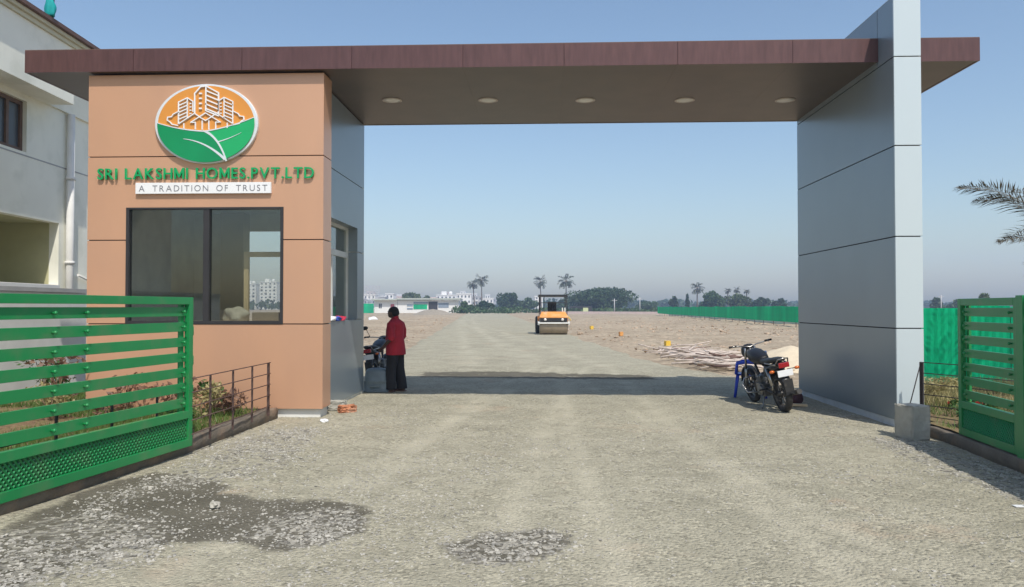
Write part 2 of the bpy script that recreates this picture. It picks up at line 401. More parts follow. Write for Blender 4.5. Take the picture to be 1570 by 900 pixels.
def in_poly(px, py, poly):
    r = np.zeros(px.shape, bool); n = len(poly)
    for i in range(n):
        (x0, y0), (x1, y1) = poly[i], poly[(i + 1) % n]
        c = ((y0 > py) != (y1 > py)) & (px < (x1 - x0) * (py - y0) / (y1 - y0 + 1e-12) + x0); r ^= c
    return r
def soft(px, py, poly, w=.12):
    """soft inside-ness of a ground polygon"""
    inside = in_poly(px, py, poly); d = np.full(px.shape, 1e9); n = len(poly)
    for i in range(n):
        a = np.array(poly[i]); b = np.array(poly[(i + 1) % n]); ab = b - a; L2 = (ab ** 2).sum() + 1e-12
        t = np.clip(((px - a[0]) * ab[0] + (py - a[1]) * ab[1]) / L2, 0, 1)
        d = np.minimum(d, np.hypot(px - a[0] - t * ab[0], py - a[1] - t * ab[1]))
    return np.clip(.5 + np.where(inside, d, -d) / (2 * w), 0, 1)
P = lambda *pts: [tuple(gd(*p)[:2]) for p in pts]
wetA = P((-60, 850), (60, 782), (150, 742), (240, 722), (330, 733), (356, 742), (345, 752), (420, 765), (520, 763), (572, 782), (555, 812), (470, 838), (390, 838), (345, 822), (200, 838), (100, 872), (-60, 940))
wetB = P((676, 834), (740, 816), (830, 808), (876, 820), (862, 846), (790, 866), (708, 860))
loose1 = P((300, 700), (410, 655), (500, 655), (480, 700), (400, 735), (250, 745), (120, 800), (60, 800))
loose2 = P((-40, 820), (150, 770), (290, 800), (270, 850), (60, 900), (-60, 930))
loose3 = P((370, 825), (440, 780), (540, 772), (570, 800), (480, 838))
gravR = P((1320, 670), (1420, 680), (1570, 730), (1640, 800), (1500, 745), (1380, 700))
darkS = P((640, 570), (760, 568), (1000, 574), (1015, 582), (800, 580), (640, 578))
def tracks(X, Y):
    t = 0
    for x0, sl, cv, wdt in ((-1.9, .02, .010, .15), (-.45, .02, .010, .15), (.6, -.03, .004, .13), (2.0, -.03, .004, .13), (-3.0, .16, 0, .12), (3.1, -.16, .006, .12)):
        t = np.maximum(t, np.exp(-((X - (x0 + sl * Y + cv * Y * Y * .3)) / wdt) ** 2))
    return t * (.4 + .6 * fbm(X * .8, Y * .5, 61))
# forecourt: dense sheet between the kerbs, with real relief
gx = np.arange(-5.9, 6.6, .055); gy = np.arange(1.2, 21, .055)
X, Y = np.meshgrid(gx, gy)
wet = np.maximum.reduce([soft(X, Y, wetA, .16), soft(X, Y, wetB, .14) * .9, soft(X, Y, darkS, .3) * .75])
loose = np.maximum.reduce([soft(X, Y, loose1, .25) * .62, soft(X, Y, loose2, .25) * .72, soft(X, Y, loose3, .15), soft(X, Y, wetB, .1), soft(X, Y, gravR, .1) * .95])
z = .018 * (fbm(X * .8, Y * .8, 21, 3) - .5) + .012 * (fbm(X * 5, Y * 5, 33, 3) - .5) + .010 * (fbm(X * 14, Y * 14, 9, 2) - .5)
z += loose * .02 * fbm(X * 9, Y * 9, 4, 2)
z -= wet * .012
z -= .012 * tracks(X, Y)
z *= np.clip((21 - Y) / 2, 0, 1)
edge = np.maximum(np.interp(Y, RY, RL) - X, X - np.interp(Y, RY, RR)) + .8 * (fbm(X * .7, Y * .7, 91) - .5)
z -= .16 * np.clip(edge / .5 + .4, 0, 1) * (Y > 14.9) + .10 * ((X < np.interp(Y, [1.6, 5.54, 8.43, 10.9], [-4.80, -4.38, -4.06, -3.98])) & (Y < 10.9))
zF = z.copy()
def zat(x, y):
    i = min(max(int((x + 5.9) / .055), 0), zF.shape[1] - 1); j = min(max(int((y - 1.2) / .055), 0), zF.shape[0] - 1)
    return float(zF[j, i])
nx, ny = len(gx), len(gy); idx = np.arange(nx * ny).reshape(ny, nx)
Q = np.stack([idx[:-1, :-1], idx[:-1, 1:], idx[1:, 1:], idx[1:, :-1]], -1).reshape(-1, 4)
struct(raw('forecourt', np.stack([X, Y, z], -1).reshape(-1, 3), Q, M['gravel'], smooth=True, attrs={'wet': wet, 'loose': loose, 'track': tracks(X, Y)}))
# the road beyond the gate
ys = nonuni(np.arange(20.93, 60, .4), 262, 1.08); ts = np.linspace(0, 1, 25)
T, Y = np.meshgrid(ts, ys)
Lx = np.interp(Y, RY, RL) + .7 * (fbm(Y * .5, Y * 0, 31) - .5); Rx = np.interp(Y, RY, RR) + .8 * (fbm(Y * .6, Y * 0 + 9, 41) - .5)
X = Lx * (1 - T) + Rx * T
z = -.22 * np.clip((abs(T - .5) - .462) / .038, 0, 1) + .03 * (fbm(X * .5, Y * .4, 7, 3) - .5) * np.clip((Y - 20.93) / 3, 0, 1)
nx, ny = len(ts), len(ys); idx = np.arange(nx * ny).reshape(ny, nx)
Q = np.stack([idx[:-1, :-1], idx[:-1, 1:], idx[1:, 1:], idx[1:, :-1]], -1).reshape(-1, 4)
struct(raw('road', np.stack([X, Y, z], -1).reshape(-1, 3), Q, M['gravel'], smooth=True, attrs={'wet': X * 0, 'loose': X * 0, 'track': tracks(X + .15 * (Y - 20), Y * .3)}))
# street in front, behind the camera
struct(MB().box((-40, -30, -.05), (40, 1.25, -.004)).build('street', M['gravel']))

# loose stones, real ones: one uncountable object
ico = bmesh.new(); bmesh.ops.create_icosphere(ico, subdivisions=1, radius=1)
iv = np.array([v.co[:] for v in ico.verts]); ifc = np.array([[v.index for v in f.verts] for f in ico.faces]); ico.free()
def stones(name, pts, sizes, m, label):
    n = len(pts); V = np.repeat(iv[None], n, 0) * rng.uniform(.6, 1.25, (n, len(iv), 1))
    V = V * (sizes[:, None, None] * np.stack([rng.uniform(.7, 1.3, n), rng.uniform(.7, 1.3, n), rng.uniform(.35, .75, n)], -1)[:, None, :])
    a = rng.uniform(0, 2 * PI, n); c, s = np.cos(a)[:, None], np.sin(a)[:, None]
    V = np.stack([V[..., 0] * c - V[..., 1] * s, V[..., 0] * s + V[..., 1] * c, V[..., 2]], -1) + pts[:, None, :]
    Fa = (ifc[None] + (np.arange(n) * len(iv))[:, None, None]).reshape(-1, 3)
    o = raw(name, V.reshape(-1, 3), Fa, m); return tag(o, label, 'gravel', kind='stuff')
def sample(n, w_fn, x0=-4.2, x1=5.0, y0=2.2, y1=14):
    x = rng.uniform(x0, x1, n * 6); y = y0 + (y1 - y0) * rng.uniform(0, 1, n * 6) ** 1.35
    p = w_fn(x, y); k = rng.uniform(0, 1, n * 6) < p; x, y = x[k][:n], y[k][:n]
    zz = np.array([zat(a, b) for a, b in zip(x, y)]); return np.stack([x, y, zz + .001], -1)
M['stoneA'] = mat('pale_stone', (.40, .375, .32), .9, var=.35, vscale=7)
M['stoneB'] = mat('grey_stone', (.34, .32, .275), .9, var=.5, vscale=8)
p = sample(15000, lambda x, y: .10 + .9 * np.clip((fbm(x * .7, y * .7, 55) - .42) * 5, 0, 1))
stones('gravel', p, .004 + .008 * rng.uniform(0, 1, len(p)) ** 3, M['stoneA'], 'small pale stones pressed all over the dusty forecourt')
lf = lambda x, y: np.maximum.reduce([soft(x, y, q, .15) for q in (loose1, loose2, loose3, wetB, gravR)]) * np.clip((fbm(x * 2, y * 2, 5) - .3) * 4, .1, 1)
pc = sample(8000, lambda x, y: .08 + .9 * np.clip((fbm(x * .9, y * .9, 155) - .5) * 7, 0, 1), -4.0, 4.8, 2.3, 12)
stones('gravel_chips', pc, .007 + .010 * rng.uniform(0, 1, len(pc)) ** 2, M['stoneB'], 'scattered coarser grey chips in patches over the forecourt')
p = sample(11000, lf, -4.2, 5.0, 2.2, 11)
stones('loose_gravel', p, .007 + .014 * rng.uniform(0, 1, len(p)) ** 2, M['stoneB'], 'loose broken grey stone chips lying on the damp patches and along the kerbs')

# ------------------------------------------------------------------ entrance structure
J = .008
def panels_front(mb, x0, x1, y, zs, t=.02, face=-1):           # stacked panels facing -Y with joints between
    for a, b in zip(zs[:-1], zs[1:]): mb.box((x0, y, a + J), (x1, y + t, b - J))
CX0, CX1, CY0, CY1, CZ0, CZ1 = -7.77, 6.28, 10.93, 14.40, 5.18, 5.51
# canopy
can = thing('entrance_canopy', 'long flat dark brown canopy slab spanning the entrance from the kiosk to the silver pillar', 'canopy', (0, 12.6, 0))
cy = 12.6
MB().box((CX0 + .03, CY0 - cy + .03, CZ0 + .03), (CX1 - .03, CY1 - cy - .03, CZ1 - .02)).build('core', M['core'], can)
js = [CX0, -6.1, -4.45, -2.80, -1.15, .335, 1.985, 3.635, 4.85]
for y0, y1 in ((CY0 - cy, CY0 - cy + .025), (CY1 - cy - .025, CY1 - cy)):
    mb = PB()
    for a, b in zip(js[:-1], js[1:]): mb.box((a + .003, y0, CZ0), (b - .003, y1, CZ1))
    mb.box((4.853, y0, CZ0), (CX1 - .001, y1, CZ1)); mb.build('fascia', M['fascia'], can)
mb = PB()
for x0, x1 in ((CX0 + .001, CX0 + .025), (CX1 - .025, CX1 - .001)):
    mb.box((x0, CY0 - cy + .027, CZ0 + .001), (x1, CY1 - cy - .027, CZ1 - .001))
mb.build('end_fascia', M['fascia'], can)
mb = PB()
sx = [CX0 + .027, -6.9, -3.3, -1.15, .335, 1.985, 3.635, 4.84, CX1 - .027]
for a, b in zip(sx[:-1], sx[1:]): mb.box((a + .0006, CY0 - cy + .027, CZ0 + .006), (b - .0006, CY1 - cy - .027, CZ0 + .028))
mb.build('soffit', M['soffit'], can)
MB().box((CX0 + .002, CY0 - cy + .002, CZ1 + .001), (CX1 - .002, CY1 - cy - .002, CZ1 + .012)).build('top_flashing', M['brown_edge'], can)
for px in (600, 748, 898, 1051, 1206):
    q = wd(px, 12.75)
    l = MB().lathe([(.145, .012), (.165, .010), (.170, .0), (.150, -.008), (.140, .004)], (q.x, q.y - cy, CZ0), n=28).build('ceiling_light', M['rim_lamp'], can)
    MB().lathe([(.0, -.003), (.08, -.004), (.14, -.001), (.141, .004), (0, .004)], (q.x, q.y - cy, CZ0), n=28).build('lens', M['lens'], l)

# right pillar
PX0, PX1, PY0, PY1, PZ = 4.85, 5.215, 10.46, 14.37, 5.94
pil = thing('pillar', 'tall silver panelled wall pillar passing up through the canopy on the right', 'pillar', (5.03, 12.4, 0))
ox, oy = 5.03, 12.4
MB().box((PX0 - ox + .02, PY0 - oy + .02, .0), (PX1 - ox - .02, PY1 - oy - .02, PZ - .02)).build('core', M['core'], pil)
zs = [.10, 1.36, 2.62, 3.87, 5.10, PZ]
mb = PB()
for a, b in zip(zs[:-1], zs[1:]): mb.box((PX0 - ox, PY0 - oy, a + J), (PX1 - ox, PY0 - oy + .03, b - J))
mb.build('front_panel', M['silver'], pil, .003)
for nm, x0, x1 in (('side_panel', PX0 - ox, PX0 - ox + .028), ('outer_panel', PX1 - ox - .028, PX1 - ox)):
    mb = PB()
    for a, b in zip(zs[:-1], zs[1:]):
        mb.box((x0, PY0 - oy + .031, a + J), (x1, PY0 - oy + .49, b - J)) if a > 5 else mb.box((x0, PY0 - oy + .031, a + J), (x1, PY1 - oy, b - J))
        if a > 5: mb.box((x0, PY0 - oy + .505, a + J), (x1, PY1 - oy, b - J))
    mb.build(nm, M['silver_shade'], pil)
MB().box((PX0 - ox + .01, PY1 - oy - .02, .1), (PX1 - ox - .01, PY1 - oy + .004, PZ - .02)).build('rear_panel', M['silver_shade'], pil)
MB().box((PX0 - ox + .003, PY0 - oy + .004, PZ), (PX1 - ox - .003, PY1 - oy, PZ + .01)).build('cap', M['silver'], pil)
MB().box((PX0 - ox + .012, PY0 - oy + .015, -.05), (PX1 - ox - .012, PY1 - oy + .001, .102)).build('plinth', M['plinth'], pil)

# guard kiosk
KX0, KX1, KY0, KY1 = -6.85, -3.25, 11.05, 14.37
BX = -3.43
kio = thing('guard_kiosk', 'copper fronted guard kiosk with a large tinted window under the left end of the canopy', 'kiosk', (-5.1, 12.7, 0))
kx, ky = -5.1, 12.7
class KB(MB):
    def bw(s, x0, x1, y0, y1, z0, z1): return s.box((x0 - kx, y0 - ky, z0), (x1 - kx, y1 - ky, z1))
class KP(PB):
    def bw(s, x0, x1, y0, y1, z0, z1): return s.box((x0 - kx, y0 - ky, z0), (x1 - kx, y1 - ky, z1))
WX0, WX1, WZ0, WZ1 = -6.25, -3.85, 1.40, 3.15
k1 = KP()
KT = CZ0 - .012
for z0, z1 in ((.14, 1.40), (3.92, KT)): k1.bw(KX0, KX1, KY0, KY0 + .03, z0 + (J if z0 > 1 else 0), z1 - J)
k1.bw(KX0, WX0, KY0, KY0 + .03, 1.40 + J, 2.66 - J); k1.bw(WX1, KX1, KY0, KY0 + .03, 1.40 + J, 2.66 - J)
k1.bw(KX0, WX0, KY0, KY0 + .03, 2.66 + J, 3.92 - J); k1.bw(WX1, KX1, KY0, KY0 + .03, 2.66 + J, 3.92 - J)
k1.bw(WX0, WX1, KY0, KY0 + .03, WZ1, 3.92 - J)
k1.build('front_cladding', M['copper'], kio)
k2 = KP()
for z0, z1 in ((.14, 1.40), (1.40, 2.66), (2.66, 3.92), (3.92, KT)): k2.bw(KX1 - .03, KX1, KY0 + .031, 11.47, z0 + J, z1 - J)
k2.build('return_cladding', M['copper'], kio)
k3 = KP()   # structural walls, just inside
k3.bw(KX0 + .01, WX0, KY0 + .032, KY0 + .16, .14, KT); k3.bw(WX1, KX1 - .032, KY0 + .032, KY0 + .16, .14, KT)
k3.bw(WX0, WX1, KY0 + .032, KY0 + .16, .14, WZ0); k3.bw(WX0, WX1, KY0 + .032, KY0 + .16, WZ1, KT)
k3.bw(KX1 - .16, KX1 - .032, KY0 + .161, 11.47, .14, KT)
k3.build('front_wall', M['core'], kio)
# blue-grey side wall with a recessed window
SY0, SY1, SZ0, SZ1 = 11.62, 13.86, 1.42, 3.12
k4 = KP(); zz = [.04, 1.42, 2.68, 3.93, KT]
def side(y0, y1, z0, z1):
    cuts = [z0] + [c for c in zz if z0 < c < z1] + [z1]
    for a, b in zip(cuts[:-1], cuts[1:]): k4.bw(BX - .02, BX, y0, y1, a + (J if a in zz else 0), b - (J if b in zz else 0))
side(11.472, SY0, .04, KT); side(SY1, KY1, .04, KT); side(SY0, SY1, .04, SZ0); side(SY0, SY1, SZ1, KT)
k4.bw(BX - .25, BX - .021, SY1, SY1 + .02, SZ0, 2.68 - J); k4.bw(BX - .25, BX - .021, SY1, SY1 + .02, 2.68 + J, SZ1)
k4.bw(BX - .25, BX - .021, SY0 + .021, SY1 - .001, SZ1, SZ1 + .02)
k4.bw(BX - .25, BX - .021, SY0 + .021, SY1 - .001, SZ0 - .02, SZ0)
k4.build('side_cladding', M['silver_shade'], kio)
k5 = KP()
k5.bw(BX - .25, BX - .022, 11.472, SY0, 0, KT); k5.bw(BX - .25, BX - .022, SY1 + .021, KY1 - .13, 0, KT)
k5.bw(BX - .25, BX - .022, SY0, SY1 + .02, 0, SZ0 - .021); k5.bw(BX - .25, BX - .022, SY0, SY1 + .02, SZ1 + .021, KT)
k5.build('side_wall', M['intwall'], kio)
k6 = KP()   # left wall, back wall with an opening, floor, ceiling
k6.bw(KX0 + .01, KX0 + .14, KY0 + .161, KY1 - .001, 0, KT)
OX0, OX1, OZ0, OZ1 = -5.97, -4.90, 1.0, 3.12
k6.bw(KX0 + .141, OX0, KY1 - .13, KY1, 0, KT); k6.bw(OX1, BX - .001, KY1 - .13, KY1, 0, KT)
k6.bw(OX0, OX1, KY1 - .13, KY1, 0, OZ0); k6.bw(OX0, OX1, KY1 - .13, KY1, OZ1, KT)
k6.build('back_wall', M['intwall'], kio)
KB().bw(KX0 + .14, BX - .251, KY0 + .17, KY1 - .14, .0, .16).build('floor_slab', M['concrete'], kio)
KB().bw(KX0 + .14, BX - .251, KY0 + .17, KY1 - .14, 3.45, 3.52).build('ceiling', M['intwall'], kio)
KB().bw(-6.05, -5.62, KY1 - .45, KY1 - .135, .17, 3.44).build('inner_column', M['intwall2'], kio)
fr = KB(); t = .045
fy0, fy1 = KY0 - .012, KY0 + .09
fr.bw(WX0, WX0 + t, fy0, fy1, WZ0, WZ1); fr.bw(WX1 - t, WX1, fy0, fy1, WZ0, WZ1)
fr.bw(WX0 + t, WX1 - t, fy0, fy1, WZ0, WZ0 + t); fr.bw(WX0 + t, WX1 - t, fy0, fy1, WZ1 - t * .6, WZ1)
fr.bw(-5.07, -4.98, fy0 + .01, fy1, WZ0 + t, WZ1 - t * .6)
wf = fr.build('window', M['dark_frame'], kio)
g = KB(); g.bw(WX0 + t, -5.07, KY0 + .03, KY0 + .036, WZ0 + t, WZ1 - t * .6); g.build('pane', M['glass'], wf)
g = KB(); g.bw(-4.98, WX1 - t, KY0 + .045, KY0 + .051, WZ0 + t, WZ1 - t * .6); g.build('pane', M['glass'], wf)
# side window
fx0, fx1 = BX - .24, BX - .17
f2 = KB()
for a, b, c, d in ((SY0, SY0 + .06, SZ0, SZ1), (SY1 - .05, SY1 - .001, SZ0, SZ1), (SY0 + .06, SY1 - .05, SZ1 - .05, SZ1), (SY0 + .06, SY1 - .05, SZ0, SZ0 + .05),
                   (SY0 + .06, SY1 - .05, 2.56, 2.66), (12.75, 12.83, SZ0 + .05, 2.56)):
    f2.bw(fx0, fx1, a, b, c, d)
sf = f2.build('side_window', M['whiteframe'], kio)
g = KB(); g.bw(BX - .21, BX - .203, SY0 + .06, SY1 - .05, SZ0 + .05, SZ1 - .05); g.build('side_pane', M['glass_clear'], sf)
pl_ = KB(); pl_.bw(KX0 + .06, KX1 - .05, KY0 + .06, 11.46, -.05, .139); pl_.build('plinth', M['white_paint'], kio)
pl_ = KB(); pl_.bw(KX0 + .06, BX - .022, 11.461, KY1 - .14, -.05, .0); pl_.build('footing', M['plinth'], kio)
# wooden frame propped inside, desk, sack
wfm = thing('wooden_doorway', 'pale unpainted wooden doorway standing inside the kiosk', 'doorway', (-4.13, 11.60, .16))
MB().box((-.54, 0, 0), (-.465, .05, 2.36)).build('jamb', M['wood'], wfm); MB().box((.36, 0, 0), (.435, .05, 2.36)).build('jamb', M['wood'], wfm); MB().box((-.465, .003, 2.28), (.36, .047, 2.36)).build('lintel', M['wood'], wfm)
wfm.rotation_euler = (0, 0, 0)
dk = thing('desk', 'narrow shelf desk behind the kiosk window', 'desk', (-4.7, 11.40, .20))
MB().box((-.9, -.17, 1.20), (.85, .17, 1.24)).build('desk_top', M['wood'], dk)
for sx_ in (-.85, .77):
    for sy_ in (-.15, .1): MB().box((sx_, sy_, 0), (sx_ + .06, sy_ + .05, 1.199)).build('leg', M['wood'], dk)
def lump(name, c, r, m, label, cat, seed, parent=None, kz=1.0, amp=.35):
    bm = bmesh.new(); bmesh.ops.create_icosphere(bm, subdivisions=4, radius=1)
    rr = np.random.default_rng(seed); ph = rr.uniform(0, 6, (6, 3)); fq = rr.uniform(1.2, 5, (6, 3))
    for v in bm.verts:
        p = v.co.copy(); d = sum(math.sin(p.x * fq[i][0] + ph[i][0]) * math.sin(p.y * fq[i][1] + ph[i][1]) * math.sin(p.z * fq[i][2] + ph[i][2]) for i in range(6))
        p *= 1 + amp * d / 3
        v.co = Vector((p.x * r[0], p.y * r[1], max(p.z, -.55) * r[2] + .55 * r[2]))
    me = bpy.data.meshes.new(name); bm.to_mesh(me); bm.free(); me.polygons.foreach_set('use_smooth', [True] * len(me.polygons))
    o = link_mesh(name, me, m, parent); o.location = c
    if label: tag(o, label, cat)
    return o
lump('sack', (-4.70, 11.37, 1.441), (.20, .12, .14), M['sack'], 'crumpled pale sack lying on the shelf behind the kiosk window', 'sack', 3)
tag(MB().box((-.2, -.1, 0), (.22, .1, .13)).build('cardboard_box', M['card'], None, .01), 'small brown cardboard box beside the sack behind the kiosk window', 'box').location = (-4.22, 11.40, 1.442)
# things on the side sill
for nm, m_, dx, dy, lb in (('red_cloth', 'redcloth', -.02, .30, 'crumpled pinkish red cloth on the sill of the kiosk side window'), ('blue_cloth', 'bluecloth', -.01, .0, 'folded blue cloth beside the red cloth on the kiosk sill'),
                        ('white_paper', 'logo_white', -.01, -.32, 'crumpled white paper at the near end of the kiosk sill')):
    lump(nm, (BX - .05 + dx, 12.6 + dy, SZ0 + .002), (.09, .20, .05), M[m_], lb, 'paper' if 'paper' in nm else 'cloth', len(nm))

# ---- signs on the kiosk
def uv(zx, zy): return (zx - 717) / 400., (345 - zy) / 400.
q = wd(316, 11.18); LZ = hz(189, 11.2)
logo = thing('oval_logo', 'large oval sign with white towers on orange above two green leaves', 'sign', (q.x - .02, 11.025, LZ))
def ell(cx, cz, a, b, n=72): return [(cx + a * math.cos(2 * PI * i / n), cz + b * math.sin(2 * PI * i / n)) for i in range(n)]
MB().prism(ell(0, 0, .785, .60), -.03, .06).build('rim', M['logo_silver'], logo, .012)
MB().prism(ell(.0, -.004, .735, .575), -.034, -.031).build('orange_field', M['logo_orange'], logo)
def bez(p0, p1, p2, n=14): return [((1 - t) ** 2 * p0[0] + 2 * t * (1 - t) * p1[0] + t * t * p2[0], (1 - t) ** 2 * p0[1] + 2 * t * (1 - t) * p1[1] + t * t * p2[1]) for t in [i / n for i in range(n + 1)]]
ea, eb = .737, .577
def earc(a0, a1, n=24): return [(ea * math.cos(a0 + (a1 - a0) * i / n), -.004 + eb * math.sin(a0 + (a1 - a0) * i / n)) for i in range(n + 1)]
stem = bez(uv(715, 392), uv(800, 430), uv(845, 572))
aL = PI - math.asin((.015 + .004) / eb); aR = math.asin((.085) / eb)
aB = math.atan2((stem[-1][1] + .004) / eb, stem[-1][0] / ea)
left = bez(earc(aL, aL, 1)[0], uv(560, 385), uv(715, 392))[:-1] + stem[:-1] + earc(aB, aL - 2 * PI, 30)[:-1]
right = bez(uv(715, 392), uv(860, 372), earc(aR, aR, 1)[0])[:-1] + earc(aR, aB, 30)[:-1] + stem[::-1][:-1]
MB().prism(left, -.052, -.035).build('left_leaf', M['logo_green'], logo)
MB().prism(right, -.051, -.0352).build('right_leaf', M['logo_green2'], logo)
def lines(mb, pls, wdt=.019, y=-.056, mirror=False):
    for pl in pls:
        pts = [uv(*p) for p in pl]
        for mm in ((1, -1) if mirror else (1,)):
            for a, b in zip(pts[:-1], pts[1:]):
                ax, az, bx, bz = mm * a[0], a[1], mm * b[0], b[1]; d = math.hypot(bx - ax, bz - az) or 1
                ux, uz = (bx - ax) / d * wdt * .4, (bz - az) / d * wdt * .4; nx_, nz_ = -(bz - az) / d * wdt / 2, (bx - ax) / d * wdt / 2
                poly = [(ax - ux + nx_, az - uz + nz_), (ax - ux - nx_, az - uz - nz_), (bx + ux - nx_, bz + uz - nz_), (bx + ux + nx_, bz + uz + nz_)]
                lines.k = (lines.k + 1) % 7
                mb.prism(poly, y - .0004 * lines.k, -.034)
lines.k = 0
mb = MB()
lines(mb, [[(650, 285), (650, 165), (685, 125), (718, 120)], [(718, 120), (718, 268)], [(718, 120), (795, 162), (795, 288)], [(718, 268), (795, 300)]] + [[(718, y), (795, y + 32)] for y in range(148, 262, 27)], .018)
lines(mb, [[(552, 345), (552, 215), (605, 190), (640, 212), (640, 272)], [(605, 190), (605, 315)]] + [[(552, y), (605, y - 22)] for y in range(236, 340, 21)] +
      [[(622, y), (628, y)] for y in range(225, 290, 20)], .014, mirror=True)
lines(mb, [[(556, 345), (650, 284), (690, 312)], [(545, 275), (520, 288), (510, 303), (486, 306), (484, 324), (500, 334), (512, 348), (548, 356)],
           [(585, 345), (585, 372)], [(627, 338), (717, 282)], [(627, 338), (655, 338), (655, 378)], [(678, 305), (717, 328)], [(697, 330), (697, 380)]], .014, mirror=True)
for y in (165, 195, 225, 255): lines(mb, [[(680, y), (690, y)]], .022)
mb.build('tower_outline', M['logo_white'], logo)
mb = MB()
def ribbon(pts, w0, w1, y0, y1):
    n = len(pts); L_, R_ = [], []
    for i, p in enumerate(pts):
        a, b = pts[max(i - 1, 0)], pts[min(i + 1, n - 1)]; d = math.hypot(b[0] - a[0], b[1] - a[1]) or 1
        ww = (w0 + (w1 - w0) * i / (n - 1)) / 2; nx_, nz_ = -(b[1] - a[1]) / d * ww, (b[0] - a[0]) / d * ww
        L_.append((p[0] + nx_, p[1] + nz_)); R_.append((p[0] - nx_, p[1] - nz_))
    for i in range(n - 1): mb.prism([L_[i], L_[i + 1], R_[i + 1], R_[i]], y0, y1)
ribbon(stem, .035, .022, -.0561, -.05); ribbon(bez(uv(583, 437), uv(720, 450), uv(838, 562)), .006, .04, -.0572, -.05)
ribbon(bez(uv(790, 457), uv(860, 440), uv(935, 402)), .016, .004, -.0565, -.05)
ribbon(bez(earc(aL, aL, 1)[0], uv(560, 385), uv(715, 392)), .012, .02, -.0568, -.034); ribbon(bez(uv(715, 392), uv(860, 372), earc(aR, aR, 1)[0]), .018, .01, -.0575, -.034)
mb.build('leaf_vein', M['logo_silver'], logo)

def glyph(ch, size, off, ext):
    if ch == 'M' and off > 0:                       # one clean outline
        h = size * .70; w_ = h * .98; t = h * .175
        pl = [(0, 0), (t, 0), (t, h * .62), (w_ / 2 - t * .28, h * .12), (w_ / 2 + t * .28, h * .12), (w_ - t, h * .62), (w_ - t, 0), (w_, 0), (w_, h), (w_ - t * .95, h), (w_ / 2, h * .38), (t * .95, h), (0, h)]
        n = len(pl); me = bpy.data.meshes.new('letter')
        me.from_pydata([(x, y, -ext) for x, y in pl] + [(x, y, ext) for x, y in pl], [], [tuple(range(n))[::-1], tuple(range(n, 2 * n))] + [(i, (i + 1) % n, n + (i + 1) % n, n + i) for i in range(n)])
        me.update(); return me, 0, w_
    cu = bpy.data.curves.new('t', 'FONT'); cu.body = ch; cu.size = size; cu.extrude = ext; cu.offset = off; cu.resolution_u = 4
    o = bpy.data.objects.new('t', cu); C.objects.link(o)
    dg = bpy.context.evaluated_depsgraph_get(); me = bpy.data.meshes.new_from_object(o.evaluated_get(dg))
    bpy.data.objects.remove(o); bpy.data.curves.remove(cu)
    if len(me.vertices):
        a = np.zeros(len(me.vertices) * 3); me.vertices.foreach_get('co', a); a = a.reshape(-1, 3)
        return me, a[:, 0].min(), a[:, 0].max()
    return None, 0, 0
def lettering(text, parent, x0, x1, zb, y, cap, m, off, ext, gap, space, name='letter'):
    gs = []; x = 0
    size = cap / .70
    for ch in text:
        if ch == ' ': x += space; continue
        me, a, b = glyph(ch, size, off, ext); me.name = name
        gs.append((me, x - a)); x += b - a + gap
    tot = x - gap; k = (x1 - x0) / tot
    for me, xx in gs:
        o = link_mesh(name, me, m, parent); o.rotation_euler = (PI / 2, 0, 0); o.scale = (k, 1, 1); o.location = (x0 + xx * k, y, zb)
bx0 = wd(147, 11.3).x * 11.0 / wd(147, 11.3).y; bx1 = wd(480, 11.1).x * 11.0 / wd(480, 11.1).y
zn = hz(272, 11.15)
nm = thing('name_sign', 'raised green capital letters of the name sign above the white tagline board', 'sign', ((bx0 + bx1) / 2, KY0, zn))
lettering('SRI LAKSHMI HOMES.PVT.LTD', nm, bx0 - (bx0 + bx1) / 2, bx1 - (bx0 + bx1) / 2, -.005, -.034, .165, M['letter'], .0022, .014, .030, .10)
tx0 = wd(206, 11.3).x * 11.0 / wd(206, 11.3).y; tx1 = wd(414, 11.15).x * 11.0 / wd(414, 11.15).y
zt = hz(296, 11.18)
tg = thing('tagline_board', 'narrow white board with thin grey capitals under the green letters', 'sign', ((tx0 + tx1) / 2, KY0, zt))
hw = (tx1 - tx0) / 2
MB().box((-hw, -.05, 0), (hw, -.002, .165)).build('board', M['logo_white'], tg, .003)
lettering('A TRADITION OF TRUST', tg, -hw + .055, hw - .05, .035, -.0525, .093, M['grey_ink'], -.001, .002, .034, .09)

